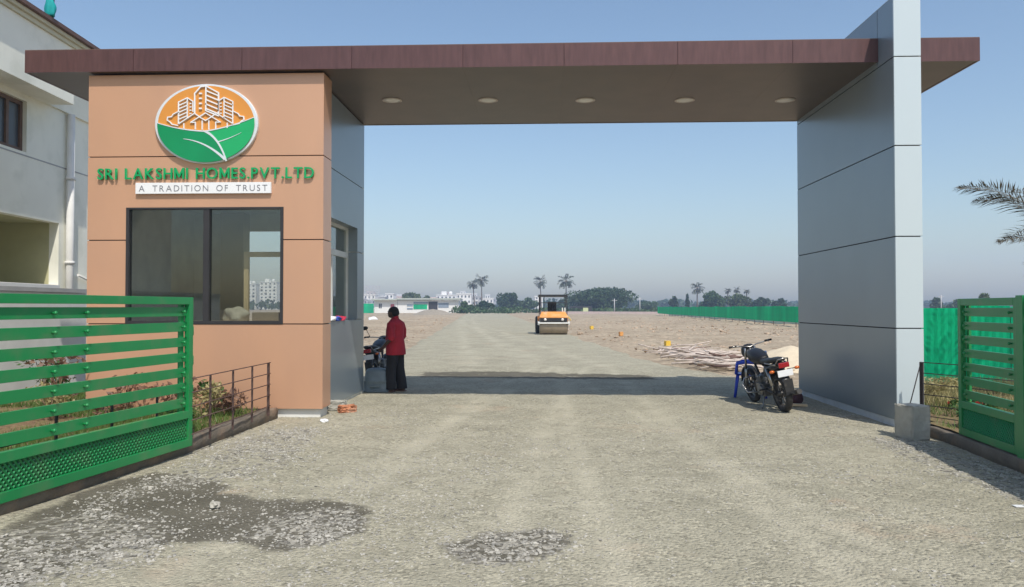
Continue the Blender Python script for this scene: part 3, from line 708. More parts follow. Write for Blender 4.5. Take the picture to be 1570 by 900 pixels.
# ------------------------------------------------------------------ gates
def gate(name, label, P1, P2, zb, H, nsl, bolts, side_n):
    """P1 = far end, P2 = near end"""
    P1 = Vector(P1); P2 = Vector(P2); L = (P2 - P1).length; a = math.atan2(P2.y - P1.y, P2.x - P1.x)
    g = thing(name, label, 'gate', (P1.x, P1.y, 0), a, 'green slatted entrance gates')
    fw = .075; th = .03
    # frame: stiles + rails
    f = MB(); f.box((0, -th, zb), (fw, th, zb + H)); f.box((L - fw, -th, zb), (L, th, zb + H))
    f.box((fw, -th, zb), (L - fw, th, zb + .085)); f.box((fw, -th, zb + H - .08), (L - fw, th, zb + H)); f.box((fw, -th, zb + .315), (L - fw, th, zb + .40))
    f.build('frame', M['green'], g, .004)
    z0, z1 = zb + .40, zb + H - .08
    pitch = (z1 - z0) / nsl
    for i in range(nsl):
        c = z0 + pitch * (i + .5) + .004; hgt = pitch * .60
        s = MB().box((fw + .002, -.012 * side_n - .018, c - hgt / 2), (L - fw - .002, -.012 * side_n + .006, c + hgt / 2)).build('slat', M['green'], g, .003)
        for bx_ in bolts + [.16, L - .16]:
            MB().ball((bx_, side_n * .030, c), (.018, .016, .018), 8, 6).tube([(bx_, side_n * -.006, c), (bx_, side_n * .03, c)], .011, 6).build('bolt', M['green'], s)
    MB().box((fw + .02, -side_n * .024, zb + .402), (fw + .09, -side_n * .05, zb + H - .082)).build('upright', M['green'], g)
    mb = MB(); s_ = .050; x = fw - .23          # expanded metal
    Hm = .20
    while x < L - fw:
        for d in (1, -1):
            xa, xb = (x, x + Hm) if d == 1 else (x + Hm, x)
            za, zb2 = zb + .085, zb + .315
            # clip to the opening
            def cl(xx, xa=xa, xb=xb): return za + (zb2 - za) * (xx - xa) / (xb - xa)
            lo, hi = max(min(xa, xb), fw), min(max(xa, xb), L - fw)
            if hi - lo > .01: mb.tube([(lo, d * .004, cl(lo)), (hi, d * .004, cl(hi))], (.0095), 4, False)
        x += s_
    mb.build('mesh_panel', M['green'], g)
    MB().box((fw + .002, -side_n * .022 - .002, zb + .086), (L - fw - .002, -side_n * .022 + .002, zb + .314)).build('backing_sheet', M['green'], g)
    for zz_ in (zb + .62, zb + .95, zb + 1.28):
        MB().tube([(-.035, 0, zz_ - .05), (-.035, 0, zz_ + .05)], .012, 8).box((-.03, -.008, zz_ - .02), (0, .008, zz_ + .02)).build('hinge', M['green'], g)
    return g
# left gate
gA = wd(293, 8.42); gB = wd(0, 5.92); dv = (gB - gA).normalized(); gB = gA + dv * 4.1
gl = gate('slatted_gate', 'sunlit bright green slatted gate standing open on the left', gA, gB, .105, 1.655, 7, [2.0, 1.62], 1)
gA = Vector((4.98, 9.13, 0)); gB2 = Vector((4.845, 7.80, 0)); 
def gate_hp(): pass
dv = (gB2 - gA).normalized()
gr = gate('slatted_gate', 'shaded dark green slatted gate panel at the right edge of the forecourt', gA, gA + dv * 1.34, .15, 1.60, 7, [], -1)
# bolt and latch bar seen on the right gate
lb = MB().tube([(-.05, .045, .93), (.45, .045, .93)], .014, 8).tube([(.08, .045, .9), (.08, .06, .8)], .012, 8); lb.build('latch_bar', M['rod'], gr)
MB().tube([(-.03, .04, 1.10), (-.03, .07, 1.12), (-.03, .07, 1.26), (-.03, .04, 1.28)], .010, 8).build('handle', M['rod'], gr)
gr2 = gate('slatted_gate', 'second leaf of the shaded green gate, cut by the right edge of the photo', gA + dv * 1.36, gA + dv * 4.6, .13, 1.63, 7, [1.2], -1)
# gate post box frame on second leaf is its own stile (wide)
MB().box((-.005, -.05, .12), (.13, .045, 1.77)).build('stile', M['green'], gr2, .004)

# ------------------------------------------------------------------ kerbs and beds
kl = [(-3.90, 10.98), (-3.99, 8.43), (-4.30, 5.54), (-4.72, 1.6), (-5.2, -4)]
def kerb(name, pts, w_, h, sgn):
    mb = MB(); r = np.random.default_rng(5)
    dense = []
    for (a, b) in zip(pts[:-1], pts[1:]):
        n = max(2, int(math.dist(a, b) / .18))
        dense += [(a[0] + (b[0] - a[0]) * i / n, a[1] + (b[1] - a[1]) * i / n) for i in range(n)]
    dense.append(pts[-1]); rings = []
    for x, y in dense:
        j = r.uniform(-.008, .008, 5)
        rings.append([(x + j[0], y, -.06), (x + j[1], y, h * .9 + j[3]), (x + sgn * .015, y, h + j[3]), (x + sgn * w_, y, h + j[4]), (x + sgn * w_, y, -.06)])
    mb.loft(rings); return struct(mb.build(name, M['kerb']))
kerb('left_kerb', kl, .13, .17, -1).data
kerb('right_kerb', [(4.93, 10.05), (4.91, 9.13), (4.78, 7.8), (4.50, 5), (4.1, 1)], .22, .135, 1)
def bed(name, poly, zt, m):
    n = len(poly); vs = [(x, y, zt) for x, y in poly]
    xs = [p[0] for p in poly]; ys_ = [p[1] for p in poly]
    ax = np.arange(min(xs), max(xs), .12); ay = np.arange(min(ys_), max(ys_), .12)
    X, Y = np.meshgrid(ax, ay); Z = zt + .05 * (fbm(X * 2, Y * 2, 8) - .5) + .02 * fbm(X * 9, Y * 9, 3, 2)
    idx = np.arange(X.size).reshape(X.shape)
    Q = np.stack([idx[:-1, :-1], idx[:-1, 1:], idx[1:, 1:], idx[1:, :-1]], -1).reshape(-1, 4)
    cx, cy_ = X.ravel()[Q].mean(1), Y.ravel()[Q].mean(1); Q = Q[in_poly(cx, cy_, poly)]
    return struct(raw(name, np.stack([X, Y, Z], -1).reshape(-1, 3), Q, m, smooth=True))
bed('left_garden_bed', [(-4.0, 10.98), (-4.08, 8.43), (-4.40, 5.54), (-4.82, 1.6), (-10, 1.6), (-10.4, 16.5), (-6.9, 16.5), (-6.9, 10.98)], .12, M['bed'])
bed('right_garden_bed', [(5.05, 10.42), (5.02, 8.9), (4.9, 7.6), (4.5, 3), (14, 3), (14, 14.7), (5.26, 14.7), (5.26, 10.42)], .14, M['bed'])

# rod railings
def railing(name, label, P1, P2, h, posts, nr, m, zb=.15, slope=0.0):
    P1 = Vector(P1); P2 = Vector(P2); L = (P2 - P1).length; a = math.atan2(P2.y - P1.y, P2.x - P1.x)
    g = thing(name, label, 'railing', (P1.x, P1.y, zb), a, 'thin rod railings round the beds')
    for t in posts: MB().box((t - .010, -.010, -.05), (t + .010, .010, h)).build('post', M[m], g)
    for i in range(nr):
        z_ = h * (i + .6) / nr + (h * .4 / nr) * (i / (nr - 1)); MB().tube([(-.02, .016, z_), (L + .02, .016, z_)], .0065, 6).build('rod', M[m], g)
    return g
railing('rod_railing', 'rusty low rod railing between the left gate and the kiosk corner', wd(413, 10.72) , wd(295, 8.35) , .70, [0, .04, .62, 1.25, 1.9], 5, 'rust_rod', .16)
p2 = wd(-30, 5.55); p1 = Vector((-4.27, 8.2, 0))
railing('rod_railing', 'thin dark rod railing seen between the slats of the left gate', p1, p1 + (Vector((-4.5, 4.2, 0)) - p1), .62, [0, .8, 1.6, 2.4, 3.2], 3, 'rod', .14)
railing('rod_railing', 'dark low rod railing from the silver pillar to the right gate', (5.02, 10.16, 0), (5.62, 9.0, 0), .78, [0, .03], 6, 'rod', .14)
tag(MB().tube([(4.86, 10.30, .02), (5.02, 10.16, .9)], .007, 6).build('brace_rod', M['rod']), 'thin rod leaning beside the silver pillar foot', 'rod')

# ------------------------------------------------------------------ small rubble
def block(name, label, cat, c, s, m, rz, bev=.02, jit=.012, seed=1):
    mb = MB().box((-s[0] / 2, -s[1] / 2, 0), (s[0] / 2, s[1] / 2, s[2])); o = mb.build(name, M[m], None, bev)
    bm = bmesh.new(); bm.from_mesh(o.data); bmesh.ops.subdivide_edges(bm, edges=bm.edges[:], cuts=3, use_grid_fill=True)
    r = random.Random(seed)
    for v in bm.verts: v.co += Vector((r.uniform(-jit, jit), r.uniform(-jit, jit), r.uniform(-jit, jit) if v.co.z > .02 else 0))
    bm.to_mesh(o.data); bm.free(); o.location = c; o.rotation_euler = (0, 0, rz); return tag(o, label, cat)
q = gd(1403, 674)
block('concrete_block', 'upright rough grey concrete block at the foot of the silver pillar', 'block', (q.x, q.y + .10, 0), (.27, .30, .425), 'concrete', .30, .02, .007)
q = gd(517, 629); block('stone_block', 'pale stone block against the kiosk side wall', 'block', (q.x, q.y + .05, 0), (.26, .2, .15), 'concrete', .1)
q = gd(533, 632); block('brick', 'broken orange brick lying by the kiosk corner', 'brick', (q.x, q.y, 0), (.25, .15, .11), 'brick', .5, .025, .018, 4)
q = gd(331, 776); lump('stone', (q.x, q.y, 0), (.045, .035, .03), M['stoneA'], 'largest pale stone lying on the dark damp patch', 'stone', 9)
q = gd(497, 646); lump('stone', (q.x + .02, q.y - .03, 0), (.06, .05, .03), M['logo_white'], 'small white lump at the corner of the kiosk plinth', 'stone', 12)
q = gd(1562, 776); tag(MB().box((-.06, -.03, 0), (.06, .03, .006)).build('paper_scrap', M['logo_white']), 'white scrap of paper on the ground near the right edge', 'paper').location = (q.x, q.y, .006)

# ------------------------------------------------------------------ motorcycle
def motorcycle(name, label, loc, heading, lean, mirrors=True):
    g = thing(name, label, 'motorcycle', loc, 0)
    g.rotation_mode = 'QUATERNION'
    g.rotation_quaternion = Matrix.Rotation(heading, 3, 'Z').to_quaternion() @ Matrix.Rotation(lean, 3, 'X').to_quaternion()
    WB = 1.27; R = .30
    def wheel(x, nmw, wid, y=0):
        c = (x, 0, R); tw = wid
        prof = [(R - .075, -tw * .7), (R - .04, -tw), (R - .012, -tw * .8), (R, -tw * .3), (R, tw * .3), (R - .012, tw * .8), (R - .04, tw), (R - .075, tw * .7), (R - .075, -tw * .7)]
        w_ = MB().lathe(prof, c, 'Y', 32).build(nmw, M['rubber'], g)
        r_ = MB().lathe([(R - .09, -tw * .6), (R - .07, -tw * .75), (R - .07, tw * .75), (R - .09, tw * .6), (R - .09, -tw * .6)], c, 'Y', 32)
        for k in range(6):
            a = k * PI / 3; r_.tube([(x + .03 * math.cos(a), 0, R + .03 * math.sin(a)), (x + (R - .08) * math.cos(a), 0, R + (R - .08) * math.sin(a))], .014, 6)
        r_.lathe([(.001, -.07), (.045, -.07), (.045, .07), (.001, .07)], c, 'Y', 14)
        r_.build('rim', M['darksteel'], w_)
    wheel(0, 'rear_wheel', .055); wheel(WB, 'front_wheel', .045)
    MB().tube([(1.02, 0, .86), (.85, 0, .60), (.62, 0, .30), (.30, 0, .33)], .022, 8).tube([(1.0, 0, .90), (.55, .0, .70), (.05, .11, .72), (-.18, .08, .74)], .016, 8).tube([(.55, 0, .70), (.05, -.11, .72), (-.18, -.08, .74)], .016, 8) \
        .tube([(.30, .10, .33), (0, .10, .30)], .02, 8).tube([(.30, -.10, .33), (0, -.10, .30)], .02, 8).tube([(.3, 0, .33), (.42, 0, .68)], .02, 8).build('frame', M['black'], g)
    e = MB().box((.40, -.12, .22), (.72, .12, .42)).ball((.62, 0, .47), (.10, .09, .12), 12, 8); e.lathe([(.001, -.16), (.09, -.15), (.09, .15), (.001, .16)], (.5, 0, .32), 'Y', 20)
    for k in range(6): e.box((.53, -.10, .42 + k * .022), (.73, .10, .43 + k * .022))
    e.build('engine', M['steel'], g, .004)
    def rings(pr):   # (x, zc, halfwidth, halfheight)
        return [[(x, hw_ * math.copysign(abs(math.cos(a)) ** .75, math.cos(a)), zc + hh * math.copysign(abs(math.sin(a)) ** .75, math.sin(a))) for a in [2 * PI * j / 16 for j in range(16)]] for x, zc, hw_, hh in pr]
    MB().loft(rings([(.42, .80, .05, .05), (.50, .80, .10, .08), (.64, .83, .14, .10), (.80, .86, .145, .11), (.92, .88, .11, .10), (.99, .88, .05, .05)])).build('fuel_tank', M['blackgloss'], g)
    MB().loft(rings([(-.24, .86, .05, .02), (-.16, .85, .10, .035), (.05, .83, .13, .045), (.25, .80, .12, .045), (.44, .79, .09, .045), (.52, .80, .05, .03)])).build('seat', M['seat'], g)
    MB().loft(rings([(-.30, .78, .035, .02), (-.22, .77, .085, .05), (-.05, .73, .105, .08), (.15, .66, .115, .10), (.34, .62, .10, .10), (.42, .62, .04, .06)])).build('side_panel', M['blackgloss'], g)
    MB().box((-.315, -.085, .735), (-.285, .085, .815)).build('tail_light', M['redlens'], g, .012)
    MB().box((-.31, -.12, .60), (-.298, .12, .70), ).build('number_plate', M['logo_white'], g, .003)
    for s_ in (1, -1):
        st_ = MB().tube([(-.27, s_ * .05, .70), (-.28, s_ * .17, .70)], .008, 6).build('indicator', M['black'], g)
        MB().ball((-.29, s_ * .20, .70), (.028, .042, .026), 12, 8).build('lens', M['amber'], st_)
        MB().tube([(.02, s_ * .125, .34), (-.02, s_ * .125, .46)], .018, 8).tube([(-.02, s_ * .125, .44), (.10, s_ * .12, .70)], .034, 10).build('shock_absorber', M['chrome'], g)
        MB().tube([(WB, s_ * .085, .30), (WB - .12, s_ * .085, .62)], .026, 10).tube([(WB - .12, s_ * .085, .62), (WB - .25, s_ * .085, .98)], .018, 10).build('fork', M['chrome'], g)
        MB().tube([(.30, s_ * .10, .36), (.28, s_ * .24, .36)], .014, 8).build('footrest', M['rubber'], g)
    # rear mudguard with flap
    mg = MB(); rr = []
    for k in range(11):
        a = math.radians(20 + k * 16); x, z_ = (R + .05) * math.cos(a), R + .03 + (R + .06) * math.sin(a)
        rr.append([(x, -.075, z_ - .02), (x, -.06, z_ + .01), (x, 0, z_ + .02), (x, .06, z_ + .01), (x, .075, z_ - .02), (x, 0, z_ + .008)])
    mg.loft(rr).build('rear_mudguard', M['black'], g)
    MB().box((-.355, -.07, .36), (-.345, .07, .56)).build('mud_flap', M['rubber'], g)
    mg = MB(); rr = []
    for k in range(9):
        a = math.radians(10 + k * 18); x, z_ = WB + (R + .03) * math.cos(a), R + (R + .035) * math.sin(a)
        rr.append([(x, -.06, z_ - .02), (x, -.05, z_ + .008), (x, .0, z_ + .015), (x, .05, z_ + .008), (x, .06, z_ - .02), (x, 0, z_)])
    mg.loft(rr).build('front_mudguard', M['blackgloss'], g)
    hb = MB().tube([(.96, .36, 1.05), (.93, .30, 1.05), (1.0, .12, 1.02), (1.01, 0, .99), (1.0, -.12, 1.02), (.93, -.30, 1.05), (.96, -.36, 1.05)], .011, 8).build('handlebar', M['chrome'], g)
    for s_ in (1, -1):
        MB().tube([(.965, s_ * .375, 1.05), (.93, s_ * .25, 1.05)], .018, 8).build('grip', M['rubber'], hb)
        if mirrors: MB().tube([(.97, s_ * .25, 1.06), (.96, s_ * .31, 1.22)], .006, 6).ball((.96, s_ * .33, 1.25), (.02, .07, .045), 10, 6).build('mirror', M['black'], hb)
    hl = MB().loft(rings([(1.02, .92, .08, .09), (1.10, .92, .115, .12), (1.17, .91, .11, .11), (1.20, .90, .09, .09)])).build('headlight', M['blackgloss'], g)
    MB().ball((1.195, 0, .90), (.03, .085, .08), 14, 8).build('lens', M['lens'], hl)
    MB().tube([(.66, -.10, .30), (.60, -.13, .16), (.35, -.15, .20), (.0, -.16, .27), (-.30, -.165, .33)], [.02, .022, .035, .042, .042], 10).build('exhaust', M['darksteel'], g)
    MB().tube([(-.22, .10, .78), (-.30, .08, .87), (-.31, 0, .88), (-.30, -.08, .87), (-.22, -.10, .78)], .011, 8).tube([(-.22, .10, .78), (.08, .15, .80)], .011, 8).tube([(-.22, -.10, .78), (.08, -.15, .80)], .011, 8).build('grab_rail', M['chrome'], g)
    MB().tube([(.86, .06, .52), (.88, .25, .50), (.86, .30, .40), (.76, .27, .28), (.68, .10, .26)], .012, 8).tube([(.86, -.06, .52), (.88, -.25, .50), (.86, -.30, .40), (.76, -.27, .28), (.68, -.10, .26)], .012, 8).build('crash_guard', M['chrome'], g)
    MB().tube([(.45, .10, .24), (.40, .24, -.02 - math.tan(abs(lean)) * .24 + .03)], .010, 6).build('side_stand', M['steel'], g)
    MB().box((.0, .075, .30), (.42, .10, .38)).build('chain_cover', M['black'], g, .01)
    return g
q = gd(1203, 631)
bikeR = motorcycle('motorcycle', 'black motorcycle on its stand by the silver pillar seen from behind', (q.x, q.y, .0), PI / 2 + .09, math.radians(-11), False)
# local x forward, local y left : lean to the left = rotate about x by negative angle
q = wd(577, 15.35)
bikeL = motorcycle('motorcycle', 'dark motorcycle half hidden behind the kiosk next to the man in red', (q.x, q.y, 0), PI / 2 - .04, math.radians(-8))

# ------------------------------------------------------------------ blue chair and grey tub
ch = thing('plastic_chair', 'bright blue plastic chair behind the motorcycle by the pillar', 'chair', (3.86, 14.05, 0), PI - .27)      # faces left
MB().loft([[(x * .23 + dx, y * .23, z_) for x, y in ((-1, -1), (0, -1.03), (1, -.95), (1.02, 0), (1, .95), (0, 1.03), (-1, 1), (-1, 0))] for z_, dx in ((.40, 0), (.425, .0), (.43, 0))]).build('seat', M['blueplastic'], ch, .006)
for sx_, sy_ in ((1, 1), (1, -1), (-1, 1), (-1, -1)):
    MB().tube([(sx_ * .27, sy_ * .25, 0), (sx_ * .22, sy_ * .21, .41)], [(.018, .026), (.026, .034)], 6).build('leg', M['blueplastic'], ch)
b = MB()
for k in range(6): yy = -.19 + k * .066; b.box((-.27, yy, .44), (-.255, yy + .045, .80))
b.box((-.285, -.22, .76), (-.25, .22, .84)).box((-.27, -.23, .43), (-.235, -.19, .80)).box((-.27, .19, .43), (-.235, .23, .80)).build('backrest', M['blueplastic'], ch, .004)
for s_ in (1, -1): MB().tube([(-.25, s_ * .25, .64), (.10, s_ * .27, .645), (.235, s_ * .26, .61), (.25, s_ * .25, .42)], [(.035, .03)] * 4, 6).build('armrest', M['blueplastic'], ch)
q = wd(578, 14.72)
tub = thing('plastic_tub', 'upturned grey plastic tub on the ground between the kiosk and the man', 'tub', (q.x, q.y, 0), .1)
def rr_(hx, hy, z_, n=28, p=.45):
    return [(hx * math.copysign(abs(math.cos(a)) ** p, math.cos(a)), hy * math.copysign(abs(math.sin(a)) ** p, math.sin(a)), z_) for a in [2 * PI * j / n for j in range(n)]]
MB().loft([rr_(.26, .20, 0), rr_(.265, .205, .03), rr_(.245, .185, .035), rr_(.235, .175, .20), rr_(.24, .18, .21), rr_(.23, .17, .225), rr_(.215, .155, .38), rr_(.18, .12, .44), rr_(.08, .05, .465)]).build('shell', M['tub'], tub)
MB().box((-.10, -.215, .10), (.10, -.19, .14)).build('handle', M['tub'], tub, .008)

# ------------------------------------------------------------------ the man
q = wd(607, 14.72)
man = thing('person', 'man in a loose red shirt and black trousers standing beside the kiosk', 'person', (q.x, q.y, 0), PI - .38); man.scale = (1.10, 1.13, 1.0)
def ring(c, rx, ry, n=20, tilt=0):
    c = Vector(c); R_ = Matrix.Rotation(tilt, 3, 'Y')
    return [tuple(c + R_ @ Vector((rx * math.cos(a), ry * math.sin(a), 0))) for a in [2 * PI * j / n for j in range(n)]]
b = MB()
b.loft([ring((0, 0, .80), .11, .15), ring((0, 0, .90), .125, .165), ring((.02, 0, 1.02), .12, .15), ring((.015, 0, 1.18), .125, .165), ring((0, 0, 1.32), .11, .185), ring((.0, 0, 1.385), .075, .13), ring((.02, 0, 1.42), .055, .065)])
b.tube([(.02, 0, 1.38), (.04, 0, 1.47)], [.055, .052], 12)
b.ball((.065, 0, 1.545), (.092, .074, .105), 16, 12); b.ball((.10, 0, 1.50), (.06, .052, .062), 12, 10)       # skull, jaw
b.tube([(.15, 0, 1.555), (.164, 0, 1.525), (.15, 0, 1.517)], [.010, .015, .012], 8)                      # nose
b.tube([(.145, -.02, 1.49), (.154, 0, 1.492), (.145, .02, 1.49)], .009, 6)                                # lips
for s_ in (1, -1):
    b.ball((.055, s_ * .076, 1.535), (.02, .010, .032), 8, 6)
    b.ball((.145, s_ * .03, 1.565), (.012, .016, .008), 8, 6)
    b.tube([(0.0, s_ * .09, .86), (.01 + .02 * s_, s_ * .10, .48), (-.01 + .05 * s_, s_ * .105, .09)], [.085, .055, .038], 12)
    fx = -.01 + .05 * s_
    b.loft([[(fx - .06, s_ * .105 + y * .8, z_) for y, z_ in sq] for sq in [[(-.03, .0), (.03, .0), (.03, .07), (-.03, .07)]]] +
           [[(fx + .03, s_ * .105 + y, z_) for y, z_ in ((-.038, .0), (.038, .0), (.035, .085), (-.035, .085))], [(fx + .17, s_ * .115 + y, z_) for y, z_ in ((-.042, .0), (.042, .0), (.04, .03), (-.04, .03))]])
def arm(s_, el, ha, hd):
    sh = Vector((0, s_ * .175, 1.335)); el = Vector(el); ha = Vector(ha); hd = Vector(hd).normalized()
    b.tube([sh, (sh + el) / 2, el, (el + ha) / 2, ha], [.052, .046, .040, .035, .026], 12)
    up = Vector((0, s_, .1)).normalized(); acr = hd.cross(up).normalized(); pl = ha + hd * .05
    b.tube([ha, pl, ha + hd * .09], [(.025, .018), (.040, .016), (.038, .014)], 10)
    for k, (o, ln) in enumerate(((-.030, .062), (-.010, .074), (.010, .070), (.029, .055))):
        r0 = ha + hd * .085 + acr * o; c1 = r0 + hd * ln * .5 - up * .006; c2 = c1 + (hd * .8 - up * .55) * ln * .5
        b.tube([r0, c1, c2], [.0095, .009, .007], 8)
    t0 = ha + hd * .03 - acr * .028; b.tube([t0, t0 - acr * .03 + hd * .03, t0 - acr * .035 + hd * .062], [.012, .011, .008], 8)
arm(1, (-.08, .25, 1.06), (.10, .24, .885), (.75, -.05, -.65))
arm(-1, (.02, -.25, 1.06), (.20, -.22, .93), (.8, .1, -.3))
body = b.build('body', M['skin'], man); remesh(body, .0075, 2)
s = MB()
s.loft([ring((-.005, 0, .72), .165, .20), ring((0, 0, .80), .165, .20), ring((0.01, 0, .92), .160, .192), ring((.02, 0, 1.05), .152, .180), ring((.015, 0, 1.2), .148, .186), ring((0, 0, 1.32), .125, .200), ring((.0, 0, 1.375), .10, .165), ring((.015, 0, 1.425), .068, .08), ring((.022, 0, 1.44), .060, .066)])
s.tube([(0, .15, 1.335), (-.04, .225, 1.20), (-.08, .25, 1.07), (-.05, .25, 1.03)], [.072, .075, .066, .066], 14)
s.tube([(0, -.15, 1.335), (.01, -.225, 1.20), (.02, -.25, 1.07), (.05, -.25, 1.04)], [.072, .075, .066, .066], 14)
s.tube([(.0, 0, 1.425), (.02, 0, 1.455)], [(.068, .072), (.060, .064)], 16)
sh = s.build('shirt', M['shirt'], man); remesh(sh, .011, 3)
s = MB()
s.loft([ring((0, 0, .93), .125, .165), ring((0, 0, .84), .135, .175), ring((0, 0, .76), .12, .17)])
for s_ in (1, -1): s.loft([ring((0, s_ * .085, .84), .115, .095), ring((.005, s_ * .092, .66), .108, .090), ring((.01 + .02 * s_, s_ * .10, .46), .095, .080), ring((-.005 + .04 * s_, s_ * .104, .22), .098, .078), ring((-.01 + .05 * s_, s_ * .106, .055), .105, .078)])
tr = s.build('trousers', M['trousers'], man); remesh(tr, .011, 3)
h_ = MB().ball((.045, 0, 1.575), (.098, .082, .092), 18, 12).ball((.01, 0, 1.54), (.07, .078, .085), 14, 10)
hr = h_.build('hair', M['hair'], man)
bm = bmesh.new(); bm.from_mesh(hr.data); bmesh.ops.bisect_plane(bm, geom=bm.verts[:] + bm.edges[:] + bm.faces[:], plane_co=(.09, 0, 1.56), plane_no=(.80, 0, -.60), clear_outer=True); bm.to_mesh(hr.data); bm.free()
for s_ in (1, -1):
    fx = -.01 + .05 * s_; MB().box((fx - .075, s_ * .11 - .042, -.002), (fx + .19, s_ * .11 + .048, .018)).tube([(fx + .06, s_ * .11 - .045, .015), (fx + .07, s_ * .11, .085), (fx + .06, s_ * .11 + .05, .015)], [(.02, .005)] * 3, 6).build('sandal', M['sandal'], man, .006)

# ------------------------------------------------------------------ road roller
q = wd(848.5, 45.6)
ro = thing('road_roller', 'orange road roller with a wide steel drum and roof frame coming along the gravel road', 'road roller', (q.x, q.y, 0), .03)
MB().lathe([(.001, -.84), (.50, -.84), (.52, -.82), (.52, .82), (.50, .84), (.001, .84)], (0, 0, .52), 'X', 48).build('drum', M['drum'], ro)
mb = MB().box((-.95, -.62, .58), (-.86, .55, .78)).box((.86, -.62, .58), (.95, .55, .78)).box((-.95, -.66, .66), (.95, -.56, .74)); mb.build('drum_frame', M['white_paint'], ro, .01)
MB().box((-.80, -.58, .78), (.80, -.50, 1.02)).build('bumper', M['black'], ro, .01)
for s_ in (1, -1): MB().lathe([(.001, -.02), (.075, -.01), (.085, .02), (.001, .03)], (s_ * .52, -.61, .91), 'Y', 16).build('headlight', M['lens'], ro)
MB().loft([[(-.86, -.58, 1.0), (.86, -.58, 1.0), (.86, 1.7, .85), (-.86, 1.7, .85)], [(-.86, -.58, 1.08), (.86, -.58, 1.08), (.86, 1.7, 1.25), (-.86, 1.7, 1.25)], [(-.72, -.2, 1.36), (.72, -.2, 1.36), (.76, 1.6, 1.42), (-.76, 1.6, 1.42)]]).build('hood', M['orange_deck'], ro, .01)
MB().box((-.93, .62, .55), (.93, 2.6, 1.1)).build('body', M['orange_paint'], ro, .02)
for s_ in (1, -1):
    ty = MB().lathe([(.3, -.2), (.48, -.19), (.54, -.14), (.54, .14), (.48, .19), (.3, .2), (.3, -.2)], (s_ * .80 - (.06 if s_ < 0 else 0), 2.1, .54), 'X', 28).build('tyre', M['rubber'], ro)
    MB().lathe([(.001, -.08), (.30, -.1), (.30, .1), (.001, .08)], (s_ * .80 - (.06 if s_ < 0 else 0), 2.1, .54), 'X', 20).build('rim', M['orange_paint'], ty)
for sx_ in (-.84, .80):
    for sy_ in (.1, 1.9): MB().box((sx_, sy_, 1.1), (sx_ + .055, sy_ + .055, 2.36)).build('roof_post', M['black'], ro)
MB().box((-.90, 0.0, 2.29), (.86, 2.1, 2.42)).box((-.84, .08, 1.90), (.80, .13, 1.94)).box((-.58, .09, 1.1), (-.54, .13, 2.33)).build('roof', M['black'], ro, .01)
MB().box((-.30, 1.0, 1.42), (.25, 1.5, 1.56)).box((-.30, 1.42, 1.56), (.25, 1.52, 2.0)).build('seat', M['seat'], ro, .02)
MB().lathe([(.17, -.012), (.185, 0), (.17, .012), (.155, 0), (.17, -.012)], (-.02, .75, 1.75), 'Y', 20).tube([(-.02, .75, 1.75), (-.02, .55, 1.38)], .025, 6).build('steering_wheel', M['black'], ro)
for s_ in (.55, .70): MB().box((s_ - .03, .0, 1.38), (s_ + .03, .06, 1.62)).build('lever', M['white_paint'], ro)
MB().tube([(.86, -.5, 1.1), (1.02, -.62, .86)], .03, 6).build('mirror_arm', M['yellow'], ro)

# ------------------------------------------------------------------ poles, heaps, markers
prng = random.Random(11)
for i in range(110):
    t = prng.random() ** 1.2; D = 19.5 + t * 8 + prng.uniform(-.4, .8)
    px = 1128 - t * 92 + prng.uniform(-34, 24); c = wd(px, D)
    a = prng.gauss(0.1, .42); L = prng.uniform(.7, 2.1)
    if prng.random() < .15: a += prng.uniform(.6, 1.6)
    zc = .05 + prng.uniform(0, .20) * (1 - abs(t - .35)); tl = prng.gauss(.02, .09)
    dx, dy, dz = math.cos(a) * L / 2, math.sin(a) * L / 2, math.sin(tl) * L / 2; r = prng.uniform(.016, .042)
    o = MB().tube([(-dx, -dy, -dz), (-dx * .3 + prng.uniform(-.03, .03), -dy * .3 + prng.uniform(-.06, .06), prng.uniform(-.02, .05)), (dx * .3, dy * .3 + prng.uniform(-.05, .05), prng.uniform(0, .05)), (dx, dy, dz)], [r, r * .95, r * .85, r * .6], 6).build('wooden_pole', M['pole' if prng.random() < .82 else 'pole2'])
    o.location = (c.x, c.y, max(zc, abs(dz) + .05))
    tag(o, 'bare wooden pole in the loose heap of poles on the earth right of the road', 'pole', 'wooden poles heaped by the road')
def mound(name, c, rx, ry, h, m, label, cat, seed=3, n=60):
    r_, t_ = np.meshgrid(np.linspace(0, 1, 16), np.linspace(0, 2 * PI, n, endpoint=False)); prof = np.clip(1 - r_ ** 1.45, 0, 1)
    wob = 1 + .22 * (fbm(np.cos(t_) * 1.5 + 5, np.sin(t_) * 1.5 + 5, seed) - .5) * 2
    X = r_ * np.cos(t_) * rx * wob; Y = r_ * np.sin(t_) * ry * wob; Z = h * prof * (1 + .3 * (fbm(X * 2 / rx + 7, Y * 2 / ry + 7, seed + 2) - .5)) - .08 * (r_ > .97)
    idx = np.arange(X.size).reshape(X.shape); k = idx.shape[0]
    Q = np.stack([idx[:, :-1], idx[:, 1:], np.roll(idx, -1, 0)[:, 1:], np.roll(idx, -1, 0)[:, :-1]], -1).reshape(-1, 4)
    o = raw(name, np.stack([X, Y, Z], -1).reshape(-1, 3), Q, M[m], smooth=True); o.location = c; return tag(o, label, cat)
q = wd(1212, 20.6); mound('sand_heap', (q.x, q.y, -.02), 1.35, 1.9, .62, 'sand', 'pale cream heap of sand behind the motorcycle next to the pillar', 'sand heap')
q = wd(664, 150); mound('gravel_heap', (q.x, q.y, 0), 4.6, 3.5, 1.35, 'heap', 'grey brown gravel heap in front of the long white building', 'gravel heap', 8)
q = wd(757, 16.5); 
